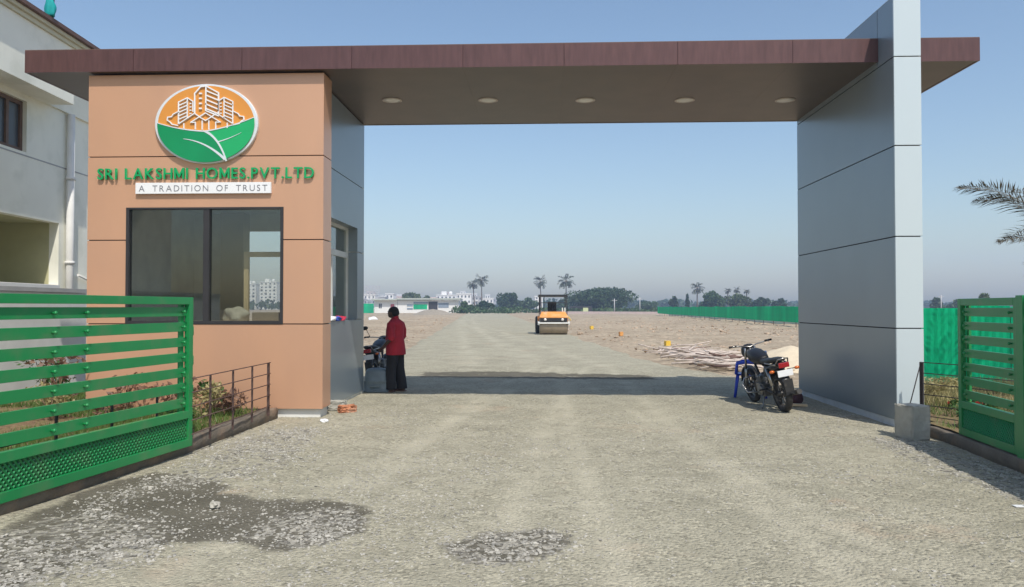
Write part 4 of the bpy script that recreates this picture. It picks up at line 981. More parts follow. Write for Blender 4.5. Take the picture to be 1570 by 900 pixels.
for px, py, s_, m_, lb in ((1023, 531, .22, 'yellow', 'yellow plastic marker box nearest on the bare earth right of the road'), (952, 515, .22, 'orange', 'orange marker box on the bare earth between the roller and the nearer yellow box'),
                       (907, 505, .24, 'yellow', 'small far yellow marker box just right of the road roller')):
    q = gd(px, py, .05); D = math.hypot(q.x, q.y)
    o = block('marker_box', lb, 'marker box', (q.x, q.y, .05), (s_, s_ * .9, s_ * 1.05), m_, .3, .03, .004); 
q = gd(598, 503, .08); block('marker_box', 'yellow marker box glimpsed just behind the man in red', 'marker box', (q.x, q.y, .06), (.2, .2, .25), 'yellow', .1, .02, .003)
q = gd(572, 491, .1); lump('sack', (q.x, q.y, .08), (.55, .4, .28), M['logo_white'], 'white sack on the earth left of the man in red', 'sack', 21)
lump('dark_bundle', (wd(1217, 12.9).x, wd(1217, 12.9).y, 0), (.14, .12, .12), mat('maroon_cloth', (.07, .025, .03), .8, bump=.5), 'small dark reddish bundle on the ground beside the silver pillar', 'bundle', 5)
o = MB().box((-.22, -.05, 0), (.22, .05, .035)).build('plank', M['wood']); o.location = (wd(1215, 12.7).x - .05, wd(1215, 12.7).y - .15, .005); o.rotation_euler = (0, 0, -.25); tag(o, 'short yellowish plank lying by the silver pillar behind the motorcycle wheel', 'plank')
# low clods on the field as one uncountable thing
n = 5200; y = 18 + 95 * rng.uniform(0, 1, n * 3) ** 1.5; x = rng.uniform(-1, 1, n * 3) * (8 + y * .42)
k = (np.maximum(np.interp(y, RY, RL) - x, x - np.interp(y, RY, RR)) > .3) & (x > -30) & (x < 45); x, y = x[k][:n], y[k][:n]
stones('earth_clods', np.stack([x, y, np.full(len(x), .07)], -1), .03 + .11 * rng.uniform(0, 1, len(x)) ** 3, mat('clod', (.40, .30, .21), .95, var=.3, vscale=2), 'clods of dry earth scattered over the bare plots beside the road')

# ------------------------------------------------------------------ green sheet fences
def sheet_fence(label, A, B, zb, zt, pw, back=1, m='netgreen'):
    A = Vector(A); B = Vector(B); L = (B - A).length; a = math.atan2(B.y - A.y, B.x - A.x); r = random.Random(int(L * 7))
    g = thing('sheet_fence', label, 'fence', (A.x, A.y, 0), a)
    n = int(L / pw)
    for i in range(n):
        x0, x1 = i * L / n, (i + 1) * L / n; mb = MB(); k = 14; pts = []
        for j in range(k + 1):
            x = x0 + (x1 - x0 - .01) * j / k; pts.append((x, (.009 if j % 2 else -.009) + r.uniform(-.004, .004)))
        t_ = r.uniform(-.04, .05)
        vs = [(x, y_, zb + r.uniform(0, .02)) for x, y_ in pts] + [(x, y_, zt + t_) for x, y_ in pts] + [(x, y_ + .004, zt + t_) for x, y_ in pts] + [(x, y_ + .004, zb) for x, y_ in pts]
        K = k + 1
        fs = [(j, j + 1, K + j + 1, K + j) for j in range(k)] + [(2 * K + j, 2 * K + j + 1, 3 * K + j + 1, 3 * K + j) for j in range(k)] + [(K + j, K + j + 1, 2 * K + j + 1, 2 * K + j) for j in range(k)]
        mb.add(vs, fs); o = mb.build('panel', M[m], g)
        MB().box((x0 - .025, back * .03, -.1), (x0 + .025, back * .08, zt - .02)).build('post', M['rust_rod'], g)
    mb = MB()
    for z_ in (zb + .12, (zb + zt) / 2, zt - .12): MB().box((0, back * .0285, z_ - .02), (L, back * .055, z_ + .02)).build('rail', M['rust_rod'], g)
    return g
sheet_fence('near tall green corrugated sheet fence behind the bed between the pillar and right gate', (5.30, 15.0), (12.5, 14.2), .02, 1.63, .9)
fA = wd(1262, 54); fB = wd(1008, 148)
sheet_fence('long green sheet fence raised on posts along the right side of the bare plots', fA, fB, .42, 1.70, 3.2, -1)
wl = fB - fA; nrm = Vector((-wl.y, wl.x, 0)).normalized() * -2.2
def wall(name, label, A, B, h, t, m, cat='wall'):
    A = Vector(A); B = Vector(B); L = (B - A).length; a = math.atan2(B.y - A.y, B.x - A.x)
    o = MB().box((0, -t / 2, -.2), (L, t / 2, h)).build(name, M[m]); o.location = (A.x, A.y, 0); o.rotation_euler = (0, 0, a); return tag(o, label, cat)
wall('low_wall', 'low white wall showing below the long green sheet fence', fA + nrm, fB + nrm, .72, .15, 'farwhite')
wall('compound_wall', 'low far pinkish white wall crossing behind the bare plots in front of the round tree', wd(868, 185), wd(1016, 170), .62, .2, 'farpink')
wall('compound_wall', 'far low pale wall at the end of the gravel road', wd(703, 225), wd(868, 215), .75, .2, 'farpink')

# ------------------------------------------------------------------ far buildings
def bld(name, label, px0, px1, ytop, D, depth, m='farwhite', floors=4, cols=4, roof=None, win='farwin', z0=0):
    A = wd(px0, D); B = wd(px1, D); H = hz(ytop, D); Wd = (B - A).length; a = math.atan2(B.y - A.y, B.x - A.x)
    g = thing(name, label, 'building', (A.x, A.y, 0), a)
    wl_ = MB().box((0, 0, 0), (Wd, depth, H)).build('wall', M[m], g)
    mb = MB().box((-.2, -.25, H + .003), (Wd + .2, depth + .2, H + .5)); 
    if Wd > 9: mb.box((Wd * .25, 2, H + .5), (Wd * .25 + 3, 6, H + 2.6)).lathe([(.001, 0), (1.1, 0), (1.1, 1.8), (.3, 2.1), (.001, 2.1)], (Wd * .7, 4, H + .5), 'Z', 14)
    mb.build('roof', M[roof or m], g)
    fh = H / floors; cw = Wd / cols
    for i in range(floors):
        for j in range(cols):
            z_ = i * fh + fh * .35; x = j * cw + cw * .28
            wn = MB().box((x, -.04, z_), (x + cw * .42, .05, z_ + fh * .42)).build('window', M[win], g)
            if (i + j) % 3 == 0: MB().box((x - .2, -.9, z_ - fh * .3), (x + cw * .42 + .2, -.001, z_ - fh * .22)).box((x - .2, -.9, z_ - fh * .22), (x + cw * .42 + .2, -.8, z_ - .02)).build('balcony', M['farwhite'], g)
    return g
specs = [(552, 575, 452, 420, 'farwhite', 3, 4, 'far white block rising beside the kiosk edge behind the long white building'),
         (577, 590, 456, 430, 'fargrey', 2, 3, 'small far grey block second from the kiosk above the long white building'),
         (591, 603, 451, 450, 'farwhite', 3, 2, 'narrow far white block just left of the green tree above the long building'),
         (604, 622, 455, 470, 'farpink', 2, 3, 'far pinkish low block partly behind the green tree above the long building'),
         (655, 668, 457, 440, 'farpink', 2, 3, 'small far pink block above the middle of the long white building'),
         (669, 699, 453, 460, 'farwhite', 3, 5, 'wide far white block above the right half of the long white building'),
         (700, 722, 451, 430, 'farwhite', 3, 4, 'far white block left of the pair of palms'),
         (723, 739, 455, 440, 'fargrey', 3, 3, 'far grey white block directly behind the pair of palms'),
         (740, 756, 458, 450, 'farwhite', 2, 3, 'far low white block right of the pair of palms'),
         (820, 832, 455, 430, 'farwhite', 4, 2, 'narrow far white tower just left of the road roller'),
         (562, 572, 448, 560, 'farpink', 4, 2, 'far pink block rising highest beside the steel frame at the kiosk edge'),
         (583, 597, 453, 600, 'farwhite', 3, 4, 'far white block behind the small grey block above the long white building'),
         (607, 616, 452, 620, 'farwhite', 3, 2, 'small far white block peeping over the left of the bushy tree'),
         (676, 688, 449, 620, 'farpink', 4, 3, 'far pinkish tower behind the wide white block'),
         (706, 714, 447, 600, 'farwhite', 4, 2, 'narrow far white tower left of the shorter palm'),
         (716, 731, 451, 560, 'farwhite', 4, 4, 'far white block between the shorter palm and the narrow tower'),
         (744, 751, 452, 600, 'farwhite', 3, 2, 'narrow far white block just right of the taller palm'),
         (757, 768, 457, 600, 'fargrey', 2, 3, 'far grey block partly behind the dark rounded tree'),
         (352, 366, 434, 520, 'farwhite', 7, 2, 'far white tower block leftmost of the three seen through the kiosk window'),
         (372, 392, 436, 540, 'farwhite', 7, 3, 'far white tower block middle of the three seen through the kiosk window'),
         (398, 424, 433, 530, 'farwhite', 8, 4, 'far white tower block rightmost of the three seen through the kiosk window')]
for a0, a1, yt, D, m_, fl, co, lb in specs: bld('apartment_building', lb, a0, a1, yt, D, 12, m_, fl, co)
# open steel frame / hoarding above the left block
q = wd(556, 415); g = thing('steel_frame', 'dark open steel frame high on the rooftop beside the kiosk edge', 'frame', (q.x, q.y, 0))
mb = MB(); 
for x in np.linspace(0, 9, 6): mb.box((x, 0, 0), (x + .3, .3, 13.2))
for z_ in (9.4, 10.8, 12.0, 13.0): mb.box((-.5, -.05, z_), (9.8, .28, z_ + .45))
mb.build('girder', M['fargrey'], g)
# long white single-storey building
D = 205; A = wd(574, D); B = wd(703, D); Wd = (B - A).length; H = 3.55
lw = thing('long_building', 'long low white single storey building beyond the bare plots on the left', 'building', (A.x, A.y, 0), math.atan2(B.y - A.y, B.x - A.x))
k = Wd / 129.0
MB().box((0, 0, 0), (Wd, 8, H)).build('wall', M['farwhite'], lw)
MB().box((-.6, -1.2, H + .003), (35 * k, 8.6, H + .35)).box((35 * k + .02, -1.0, H + .15), (Wd + .5, 8.6, H + .55)).build('roof', M['roofgrey'], lw)
for x, w_, z0, z1, m_, nm_ in ((7, 2.0, 1.4, 2.6, 'farwin', 'window'), (9.6, 1.8, 1.4, 2.6, 'farwin', 'window'), (25, 5.5, .1, 2.5, 'reddoor', 'door'), (35.2, .8, 0, 3.5, 'fargrey', 'pillar'),
                            (50, 9, 1.0, 1.5, 'farblue', 'window'), (50, 9, 1.9, 2.4, 'farblue', 'window'), (60, 21, 1.1, 2.45, 'netgreen', 'banner'), (60, 22, 2.6, 3.1, 'farblue', 'sign_strip'), (83, 14, .6, 3.2, 'dark_frame', 'bay_shade'), (98, 16, 1.5, 2.8, 'farblue', 'window')):  # the bay is a flat dark panel, its inner shade as colour
    MB().box((x * k, -.08, z0), ((x + w_) * k, .05, z1)).build(nm_, M[m_], lw)
A2 = wd(548, 200); B2 = wd(573, 203); sheet_fence('short far green sheet fence left of the long white building', A2, B2, 0, 2.6, 3, m='netgreen')

# ------------------------------------------------------------------ vegetation
def quads(centers, size, aspect=.5, upbias=0.0, seed=1):
    r = np.random.default_rng(seed); n = len(centers)
    a = r.normal(size=(n, 3)); a[:, 2] *= (1 - upbias); a /= np.linalg.norm(a, axis=1)[:, None] + 1e-9
    b = r.normal(size=(n, 3)); b -= a * (a * b).sum(1)[:, None]; b /= np.linalg.norm(b, axis=1)[:, None] + 1e-9
    s = size * r.uniform(.6, 1.3, n)[:, None]
    v = np.stack([centers - a * s, centers + b * s * aspect, centers + a * s, centers - b * s * aspect], 1)
    return v.reshape(-1, 3), np.arange(4 * n).reshape(n, 4)
def crown_pts(n, clumps, seed):
    r = np.random.default_rng(seed); out = []
    wts = np.array([c[3] * c[4] * c[5] for c in clumps]) ** .75; wts /= wts.sum()
    for (x, y, z_, rx, ry, rz), wt in zip(clumps, wts):
        k = int(n * wt) + 4; d = r.normal(size=(k, 3)); d /= np.linalg.norm(d, axis=1)[:, None]
        d *= (r.uniform(.35, 1, k) ** .45)[:, None]; out.append(d * [rx, ry, rz] + [x, y, z_])
    return np.concatenate(out)
def tree(label, px, D, wpx, ytop, m, seed, n=1600, leaf=.45, dense=10, low=.25, cat='tree', group=None, base=0):
    r = np.random.default_rng(seed); q = wd(px, D); H = hz(ytop, D); W_ = wpx * D / F / 2
    g = thing('broadleaf_tree', label, cat, (q.x, q.y, 0), 0, group)
    cl = []
    for i in range(dense):
        a = r.uniform(0, 2 * PI); rad = W_ * r.uniform(.0, .72); zz = H * (low + (1 - low) * r.uniform(.15, .8) * (1 - .45 * (rad / W_) ** 2))
        s = W_ * r.uniform(.24, .42); sz = min(s, H * .24); cl.append((rad * math.cos(a), rad * math.sin(a), min(zz, H - sz), s, s, sz))
    cl.append((0, 0, H * .8, W_ * .35, W_ * .35, H * .2)); cl.append((0, 0, H * .45, W_ * .62, W_ * .62, H * .30))
    V, Q = quads(crown_pts(n, cl, seed), leaf, .6, 0, seed); raw('crown', V, Q, M[m], g)
    tb = MB().tube([(0, 0, -.3), (.1, 0, H * .25), (0, .1, H * .5)], [W_ * .07 + .08, W_ * .05 + .06, .08], 8)
    for c in cl[:5]: tb.tube([(0, 0, H * .28), (c[0] * .5, c[1] * .5, (H * .3 + c[2]) / 2), c[:3]], [W_ * .03 + .05, .07, .03], 6)
    tb.build('trunk', M['trunk'], g); return g
tree('large wide dome shaped dark green tree right of the road roller', 924, 255, 118, 440, 'leafB', 1, 15000, .42, 64, .10)
tree('bushy light green tree standing above the roof of the long white building', 632, 300, 44, 448, 'leafC', 2, 2600, .5, 12, .2)
tree('small green tree over the roof right of the bushy tree above the long building', 655, 310, 24, 453, 'leafC', 3, 1000, .5, 8)
tree('dark rounded tree right of the pair of palms', 779, 280, 46, 448, 'leafB', 4, 3000, .45, 14, .15)
tree('low bushy tree beside the right end of the long white building', 712, 215, 30, 462, 'leafA', 5, 1600, .35, 9, .1)
tree('low dark tree at the foot of the pair of palms', 740, 225, 34, 461, 'leafB', 6, 1800, .36, 10, .1)
tree('green tree just left of the road roller', 810, 290, 34, 456, 'leafA', 7, 1800, .45, 10, .1)
tree('small grey green tree behind the road roller', 862, 300, 34, 458, 'leafB', 8, 1500, .45, 9, .1)
tree('low green tree just right of the large dome shaped tree', 990, 300, 40, 461, 'leafA', 9, 1800, .45, 10, .1)
tree('small dark tree above the far end of the long green fence', 1034, 270, 20, 454, 'leafB', 10, 1200, .42, 8, .1)
tree('narrow tree just left of the tall palm over the green fence', 1054, 262, 9, 450, 'leafB', 11, 500, .4, 6, .2)
tree('broad green tree directly right of the tall palm over the green fence', 1092, 250, 42, 445, 'leafA', 12, 3200, .42, 16, .1)
tree('wide olive tree under the three small palms', 1132, 255, 48, 450, 'leafC', 13, 3000, .42, 15, .1)
tree('dark tree right of the three small palms', 1167, 250, 34, 455, 'leafB', 14, 2000, .42, 11, .1)
tree('small dark tree nearest the pillar edge above the green fence', 1198, 255, 26, 457, 'leafB', 15, 1400, .42, 9, .1)
tree('small tree close to the outer edge of the silver pillar beyond the near green fence', 1436, 230, 30, 456, 'leafB', 16, 1600, .4, 9, .1)
tree('rounded olive bush tree above the right gate', 1509, 150, 42, 449, 'leafC', 17, 2600, .3, 12, .1)
tree('low dark tree between the silver pillar and the rounded bush tree', 1468, 240, 34, 459, 'leafA', 18, 1500, .4, 9, .1)
# far hazy belt of trees along the horizon (uncountable)
pts = []
for i in range(520):
    px = rng.uniform(-150, 1900); D = rng.uniform(480, 760); c = wd(px, D); h = rng.uniform(3, 7.5); s = rng.uniform(5, 11)
    pts.append(crown_pts(46, [(c.x, c.y, h * .55, s, s, h * .5)], i))
V, Q = quads(np.concatenate(pts), 1.6, .7, 0, 5); tag(raw('far_wood', V, Q, M['leafB']), 'far hazy belt of trees along the whole horizon', 'wood', kind='stuff')
# scrub at the end of the plots
pts = []
for i in range(260):
    px = rng.uniform(700, 1230); D = rng.uniform(195, 240); c = wd(px, D); h = rng.uniform(.5, 1.6) * (1.4 if px < 800 else 1); s = rng.uniform(1, 2.4)
    pts.append(crown_pts(26, [(c.x, c.y, h * .5, s, s, h * .5)], i + 900))
V, Q = quads(np.concatenate(pts), .45, .6, 0, 6); tag(raw('scrub', V, Q, M['leafA']), 'low green scrub along the far edge of the bare plots', 'scrub', kind='stuff')

def frond(mb_leaf, mb_st, base, az, up, L, droop, n=26, ll=.5, seed=1, w_=.022, path=None):
    r = random.Random(seed); p = Vector(base); d = Vector((math.cos(az) * math.cos(up), math.sin(az) * math.cos(up), math.sin(up))); pts = [p.copy()]
    for i in range(n):
        if path:
            t = (i + 1) / n; a_, b__, c_ = path; p2 = a_ * (1 - t) ** 2 + b__ * 2 * t * (1 - t) + c_ * t * t; d = (p2 - p).normalized(); p = p2; pts.append(p.copy())
        else: d = (d + Vector((0, 0, -droop / n))).normalized(); p = p + d * (L / n); pts.append(p.copy())
        if i > 2:
            t = i / n; sidev = d.cross(Vector((0, 0, 1))).normalized(); upv = sidev.cross(d)
            l = ll * (math.sin(PI * min(1, t * .85 + .12)) ** .6) * r.uniform(.8, 1.1)
            for s_ in (1, -1):
                e = (sidev * s_ * .8 + d * r.uniform(.55, 1.0) + upv * r.uniform(-.35, .65)).normalized(); q_ = p; tip = q_ + e * l + Vector((0, 0, -.12 * l)); md = (q_ + tip) / 2 + Vector((0, 0, .02))
                wv = d * w_ if abs(e.dot(d)) < .9 else upv * w_
                mb_leaf.add([q_, md - wv, tip, md + wv], [(0, 1, 2, 3)])
    mb_st.tube(pts, [max(.004, .02 * L / 2.2 * (1 - i / (n + 2))) for i in range(n + 1)], 5)
def palm(label, px, D, ytop, wpx, seed, m='palmleaf', name='palm_tree', lean=0.0, nf=26, group=None):
    q = wd(px, D); H = hz(ytop, D); r = random.Random(seed); R_ = wpx * D / F / 2; Hc = H - R_ * .55
    g = thing(name, label, 'palm tree', (q.x, q.y, 0), 0, group); top = Vector((lean, 0, Hc))
    MB().tube([(0, 0, -.2), (lean * .3, 0, Hc * .4), (lean * .75, .1, Hc * .8), top], [.30, .22, .18, .2], 8).build('trunk', M['trunk'], g)
    a, b_ = MB(), MB()
    for i in range(nf): frond(a, b_, top, i * 2.4 + r.uniform(-.2, .2), r.uniform(-.6, 1.2), R_ * r.uniform(.9, 1.3), r.uniform(.7, 1.7), 14, R_ * .40, seed * 50 + i, R_ * .055)
    a.build('crown', M[m], g); b_.build('frond_stalk', M['rachis'], g); return g
palm('taller right hand palm of the close pair above the road end', 738.5, 290, 424, 20, 1)
palm('shorter left hand palm of the close pair above the road end', 728, 292, 430, 17, 2, lean=-.8)
palm('lone palm rising just left of the road roller roof', 830, 300, 426, 20, 3, lean=-.5)
palm('lone palm rising just right of the road roller roof', 868, 285, 424, 24, 4)
palm('tall thin palm over the left part of the long green fence', 1069, 262, 436, 20, 5)
palm('leftmost of three small palms poking over the olive tree', 1116, 268, 443, 10, 6)
palm('middle of three small palms poking over the olive tree', 1130, 270, 442, 11, 7)
palm('rightmost of three small palms poking over the olive tree', 1145, 266, 444, 10, 8)
for px, yt, D, lb in ((942, 458, 190, 'thin pale utility pole in front of the large dome shaped tree'), (981, 456, 200, 'thin utility pole right of the large dome shaped tree'), (1443, 452, 180, 'thin pole beside the trees right of the silver pillar')):
    q = wd(px, D); g = thing('utility_pole', lb, 'pole', (q.x, q.y, 0)); H = hz(yt, D)
    MB().tube([(0, 0, 0), (0, 0, H)], [.16, .11], 8).build('shaft', M['fargrey'], g); MB().box((-.7, -.05, H - .5), (.7, .05, H - .38)).build('crossarm', M['fargrey'], g)
q = wd(873, 200); tag(MB().box((0, 0, 0), (6, 3, 1.9)).build('dark_shed', M['dark_frame'], None, .05), 'low dark shed at the left foot of the large dome shaped tree', 'shed').location = (q.x, q.y, 0)
q = wd(894, 190); tag(MB().box((0, 0, 0), (1.3, .8, 1.5)).build('site_box', mat('pale_green', (.5, .55, .3), .7), None, .05), 'small pale green box in front of the large dome shaped tree', 'box').location = (q.x, q.y, 0)

# near date palm, trunk just outside the frame on the right
q = wd(1672, 11.6)
dp = thing('date_palm', 'date palm whose dusty fronds reach in at the right edge', 'palm tree', (q.x, q.y, .1)); top = Vector((0, 0, 2.30))
MB().tube([(0, 0, -.2), (0, 0, 1.2), top], [.24, .2, .22], 12).build('trunk', M['trunk'], dp)
a, b_ = MB(), MB()
frond(a, b_, top, 0, 0, 1, 0, 190, .42, 71, .009, (top, Vector((-1.02, -.05, 1.30 + 2.20)), Vector((-2.02, -.10, 1.38 + 2.00))))
frond(a, b_, top, 0, 0, 1, 0, 150, .40, 75, .009, (top, Vector((-.80, .12, 1.15 + 2.20)), Vector((-1.60, .18, 1.28 + 1.95))))
frond(a, b_, top, 0, 0, 1, 0, 120, .34, 72, .009, (top, Vector((-.70, .05, .60 + 2.20)), Vector((-1.31, .10, 2.57))))
for i in range(16): frond(a, b_, top, -1.1 + i * .19 + (i % 3) * .03, .3 + (i % 4) * .28, 2.1, 1.4, 40, .38, 80 + i, .012)
a.build('crown', M['frond'], dp); b_.build('frond_stalk', M['rachis'], dp)

# garden beds: grass tufts (stuff) and shrubs
def tufts(name, n, region, zt, m, label, h=.10, dens=None, cat='grass'):
    xs = [p[0] for p in region]; ys_ = [p[1] for p in region]
    x = rng.uniform(min(xs), max(xs), n * 3); y = rng.uniform(min(ys_), max(ys_), n * 3); k = in_poly(x, y, region) & (fbm(x * 1.2, y * 1.2, 77) > .42); x, y = x[k][:n], y[k][:n]
    a = rng.uniform(0, 2 * PI, len(x)); hh = h * rng.uniform(.4, 1.2, len(x)); l = rng.uniform(-.6, .6, (2, len(x))) * hh
    V = np.stack([np.stack([x - .006 * np.cos(a), y - .006 * np.sin(a), x * 0 + zt], -1), np.stack([x + .006 * np.cos(a), y + .006 * np.sin(a), x * 0 + zt], -1), np.stack([x + l[0], y + l[1], zt + hh], -1)], 1).reshape(-1, 3)
    return tag(raw(name, V, np.arange(len(V)).reshape(-1, 3), M[m]), label, cat, kind='stuff')
LB = [(-4.1, 10.9), (-4.2, 8.4), (-4.4, 5), (-4.6, 3), (-8.6, 3), (-8.6, 13), (-6.9, 13), (-6.9, 10.9)]
tufts('grass', 26000, LB, .13, 'grassm', 'patchy green grass in the left garden bed', .10)
tufts('grass', 9000, [(5.0, 10.3), (5.0, 7.5), (9, 7.5), (10, 14.5), (5.3, 14.5)], .14, 'grassm', 'short green grass in the right garden bed', .13)
tufts('straw', 9000, [(5.5, 14.6), (5.4, 11.6), (9, 11.0), (10, 14.6)], .15, 'strawleaf', 'dry straw lying in front of the near green fence', .22, cat='straw')
def shrub(x, y, zb, R_, H, m, label, seed, n=260, leaf=.045, cat='shrub', fl=None, stems=7, name='shrub', asp=.45):
    r = np.random.default_rng(seed); g = thing(name, label, cat, (x, y, zb)); cl = [(r.uniform(-.4, .4) * R_, r.uniform(-.4, .4) * R_, H * r.uniform(.35, .8), R_ * r.uniform(.35, .6), R_ * r.uniform(.35, .6), H * r.uniform(.18, .35)) for _ in range(6)]
    P_ = crown_pts(n, cl, seed); V, Q = quads(P_, leaf, asp, .2, seed); raw('foliage', V, Q, M[m], g); st = MB()
    for i in range(stems): c = cl[i % 6]; st.tube([(0, 0, -.05), (c[0] * .5 + r.uniform(-.03, .03), c[1] * .5, c[2] * .5), c[:3]], [.010, .008, .004], 5)
    st.build('stem', M['rachis'], g)
    if fl: V, Q = quads(P_[::fl], leaf * .8, .8, 0, seed + 1); raw('flower', V + [0, 0, .02], Q, M['flower'], g)
    return g
names = ['nearest the kiosk corner', 'second from the kiosk corner', 'behind the gate end', 'low between the slats beside the gate end', 'in the middle behind the left gate', 'further along behind the left gate slats', 'against the foot of the pale house', 'far left in front of the pale house wall']
sp = [(-4.35, 10.35, .28, .40, 'dryleaf'), (-4.75, 10.7, .24, .42, 'shrub'), (-5.2, 10.6, .40, .50, 'dryleaf'), (-4.6, 9.3, .28, .35, 'shrub'), (-6.0, 10.7, .5, .62, 'dryleaf'), (-7.2, 10.9, .6, .85, 'dryleaf'), (-8.3, 12.3, .6, .8, 'shrub'), (-8.9, 11.0, .7, .8, 'dryleaf')]
for i, ((x, y, R_, H, m), nm_) in enumerate(zip(sp, names)):
    shrub(x, y, .14, R_, H, m, ('dry reddish shrub ' if m == 'dryleaf' else 'leafy green shrub ') + nm_, 30 + i, 260 if m == 'shrub' else 150, .05, fl=None)
for i, (x, y, lb) in enumerate(((-5.55, 9.6, 'small dry bush in the grass halfway behind the left gate'), (-6.6, 9.9, 'yellowish dry bush between the gate slats and the pale house'), (-4.5, 9.95, 'tiny yellow green plant by the railing near the kiosk'))):
    shrub(x, y, .13, .3, .5, ('dryleaf', 'strawleaf', 'strawleaf')[i], lb, 60 + i, 200, .04)
q = wd(1450, 9.9); shrub(5.35, 9.55, .14, .28, .28, 'shrub', 'low green plant with red flowers beside the right kerb', 71, 300, .035, fl=9)
shrub(5.9, 10.5, .14, .4, .32, 'shrub', 'spreading green plant between the right railing and the green fence', 72, 360, .04, fl=14)
shrub(6.2, 12.3, .15, .6, .42, 'strawleaf', 'heap of dry yellow stalks in front of the near green fence', 73, 500, .07, asp=.15)

# ------------------------------------------------------------------ pale house on the left
Aw = wd(133, 16.9); u = Vector((-(-.2), -2.98, 0)).normalized()
hs = thing('house', 'pale greenish two storey house at the left edge behind the gate', 'house', (Aw.x, Aw.y, 0), math.atan2(u.x, -u.y) )
# local: +x towards the road, -y towards the camera (t = -y)
HB = MB; zr = 7.35
def hb(mb, x0, x1, t0, t1, z0, z1): return mb.box((x0, -t1, z0), (x1, -t0, z1))
T1 = 13.0; rec = (1.12, 6.0, 2.12, 3.42); wn = (2.25, 3.75, 4.68, 5.68)
m_ = HB()
hb(m_, -.2, 0, -2.0, rec[0], 0, 5.80); hb(m_, -.2, 0, rec[0], rec[1], 0, rec[2] - .16); hb(m_, -.2, 0, rec[0], T1, rec[3], wn[2]); hb(m_, -.2, 0, rec[1], T1, 0, rec[3])
hb(m_, -.2, 0, rec[0], wn[0], wn[2], 5.80); hb(m_, -.2, 0, wn[1], T1, wn[2], 5.80); hb(m_, -.2, 0, wn[0], wn[1], wn[3], 5.80)
hb(m_, -7, -.2, -2.0, -1.8, 0, 7.2); hb(m_, -7, -.2, T1 - .2, T1, 0, 7.2); hb(m_, -7.2, -7, -2, T1, 0, 7.2)
m_.build('wall', M['house'], hs)
m_ = HB(); hb(m_, -.2, .55, 1.6, T1, 5.80, 6.95); m_.build('upper_band', M['house'], hs, .004)
m_ = HB(); hb(m_, -.2, .06, -2.3, 1.599, 5.801, 6.95); m_.build('parapet_wall', M['house'], hs)
m_ = HB(); hb(m_, -.2, .60, -2.35, T1, 6.953, 7.03); hb(m_, -.2, .66, -2.4, T1, 7.035, 7.10); m_.build('cornice', M['house_trim'], hs)
m_ = HB(); hb(m_, -7.2, .74, -2.5, T1 + .1, 7.105, 7.18); m_.build('roof', M['brown_edge'], hs)
m_ = HB(); hb(m_, -.2, .008, -2, T1, 4.60, 4.625); m_.build('string_course', M['fargrey'], hs)
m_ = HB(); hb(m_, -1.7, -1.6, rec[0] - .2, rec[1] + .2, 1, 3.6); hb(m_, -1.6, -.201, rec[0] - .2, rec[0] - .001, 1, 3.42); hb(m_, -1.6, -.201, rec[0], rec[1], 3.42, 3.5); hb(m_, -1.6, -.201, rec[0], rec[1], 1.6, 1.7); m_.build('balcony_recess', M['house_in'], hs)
m_ = HB(); hb(m_, -.22, .035, rec[0] + .001, rec[1], rec[2] - .155, rec[2]); m_.build('parapet_top', M['farwhite'], hs, .01)
m_ = HB(); a0, a1, z0, z1 = wn
for c in ((a0, a0 + .08, z0, z1), (a1 - .08, a1, z0, z1), (a0 + .08, a1 - .08, z0, z0 + .08), (a0 + .08, a1 - .08, z1 - .08, z1), (a0 + .42, a0 + .50, z0 + .08, z1 - .08), (a0 + .92, a0 + 1.0, z0 + .08, z1 - .08)): hb(m_, -.16, -.08, *c)
w_ = m_.build('window', M['wood_dark'], hs); m_ = HB(); hb(m_, -.13, -.12, a0 + .08, a1 - .08, z0 + .08, z1 - .08); m_.build('pane', M['farwin'], w_)
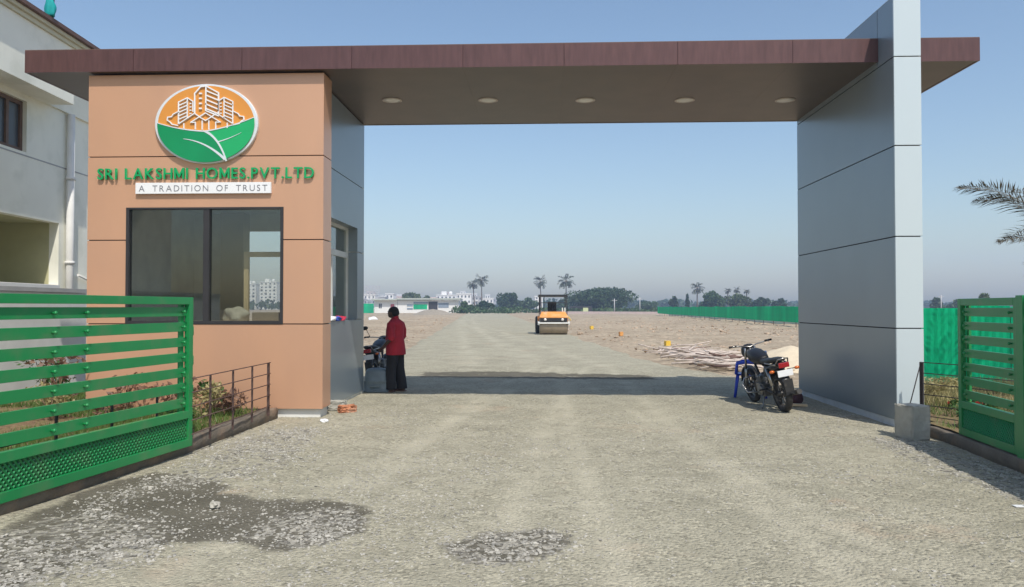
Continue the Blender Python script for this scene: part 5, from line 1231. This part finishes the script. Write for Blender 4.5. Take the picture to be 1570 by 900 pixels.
MB().tube([(.10, -.88, 0), (.10, -.88, 5.78)], .075, 12).build('drain_pipe', M['farwhite'], hs)
for z_ in (1.2, 2.6, 4.4): MB().lathe([(.078, -.03), (.095, -.03), (.095, .03), (.078, .03)], (.10, -.88, z_), 'Z', 14).box((0.001, -.90, z_ - .02), (.05, -.86, z_ + .02)).build('pipe_clamp', M['farwhite'], hs)
MB().tube([(.10, -.55, 2.35), (.05, .2, 2.2), (.05, 1.4, 2.15)], .025, 8).build('side_pipe', M['farwhite'], hs)
qq = wd(72, 14.2)
tag(lump('hanging_cloth', (qq.x, qq.y, 7.20), (.10, .08, .24), M['cloth_teal'], None, None, 15), 'teal cloth hung on a rod above the roof of the pale house', 'cloth')
tag(MB().tube([(0, 0, 0), (.05, 0, 1.35)], .018, 6).build('roof_rod', M['rod']), 'thin rod holding the teal cloth above the house roof', 'rod').location = (qq.x - .02, qq.y + .1, 7.15)
# compound wall at the near left, seen between the slats
cw = thing('compound_wall', 'white panelled compound wall in front of the pale house behind the left gate', 'wall', (-9.0, 14.4, 0), math.radians(-88.5))
for i in range(4): MB().box((i * 3.0 + .008, -.07, 0), (i * 3.0 + 2.992, .07, 1.92)).build('panel', M['farwhite'], cw, .004)
MB().box((0, -.10, 1.925), (12, .10, 2.0)).build('coping', M['fargrey'], cw)

# ------------------------------------------------------------------ air
hz_ = MB().box((-900, -40, -1.2), (900, 900, 60)).build('haze', bpy.data.materials.new('haze')); hz_['kind'] = 'stuff'; hz_['label'] = 'pale dusty haze over the far plots'; hz_['category'] = 'haze'
hm = hz_.data.materials[0]; hm.use_nodes = True; n_ = hm.node_tree; n_.nodes.clear()
pv = n_.nodes.new('ShaderNodeVolumePrincipled'); pv.inputs['Color'].default_value = (.50, .67, 1, 1); pv.inputs['Density'].default_value = .0006; pv.inputs['Anisotropy'].default_value = 0
oo = n_.nodes.new('ShaderNodeOutputMaterial'); n_.links.new(pv.outputs[0], oo.inputs['Volume'])
S.cycles.volume_bounces = 1; S.cycles.max_bounces = 8; S.cycles.transparent_max_bounces = 16
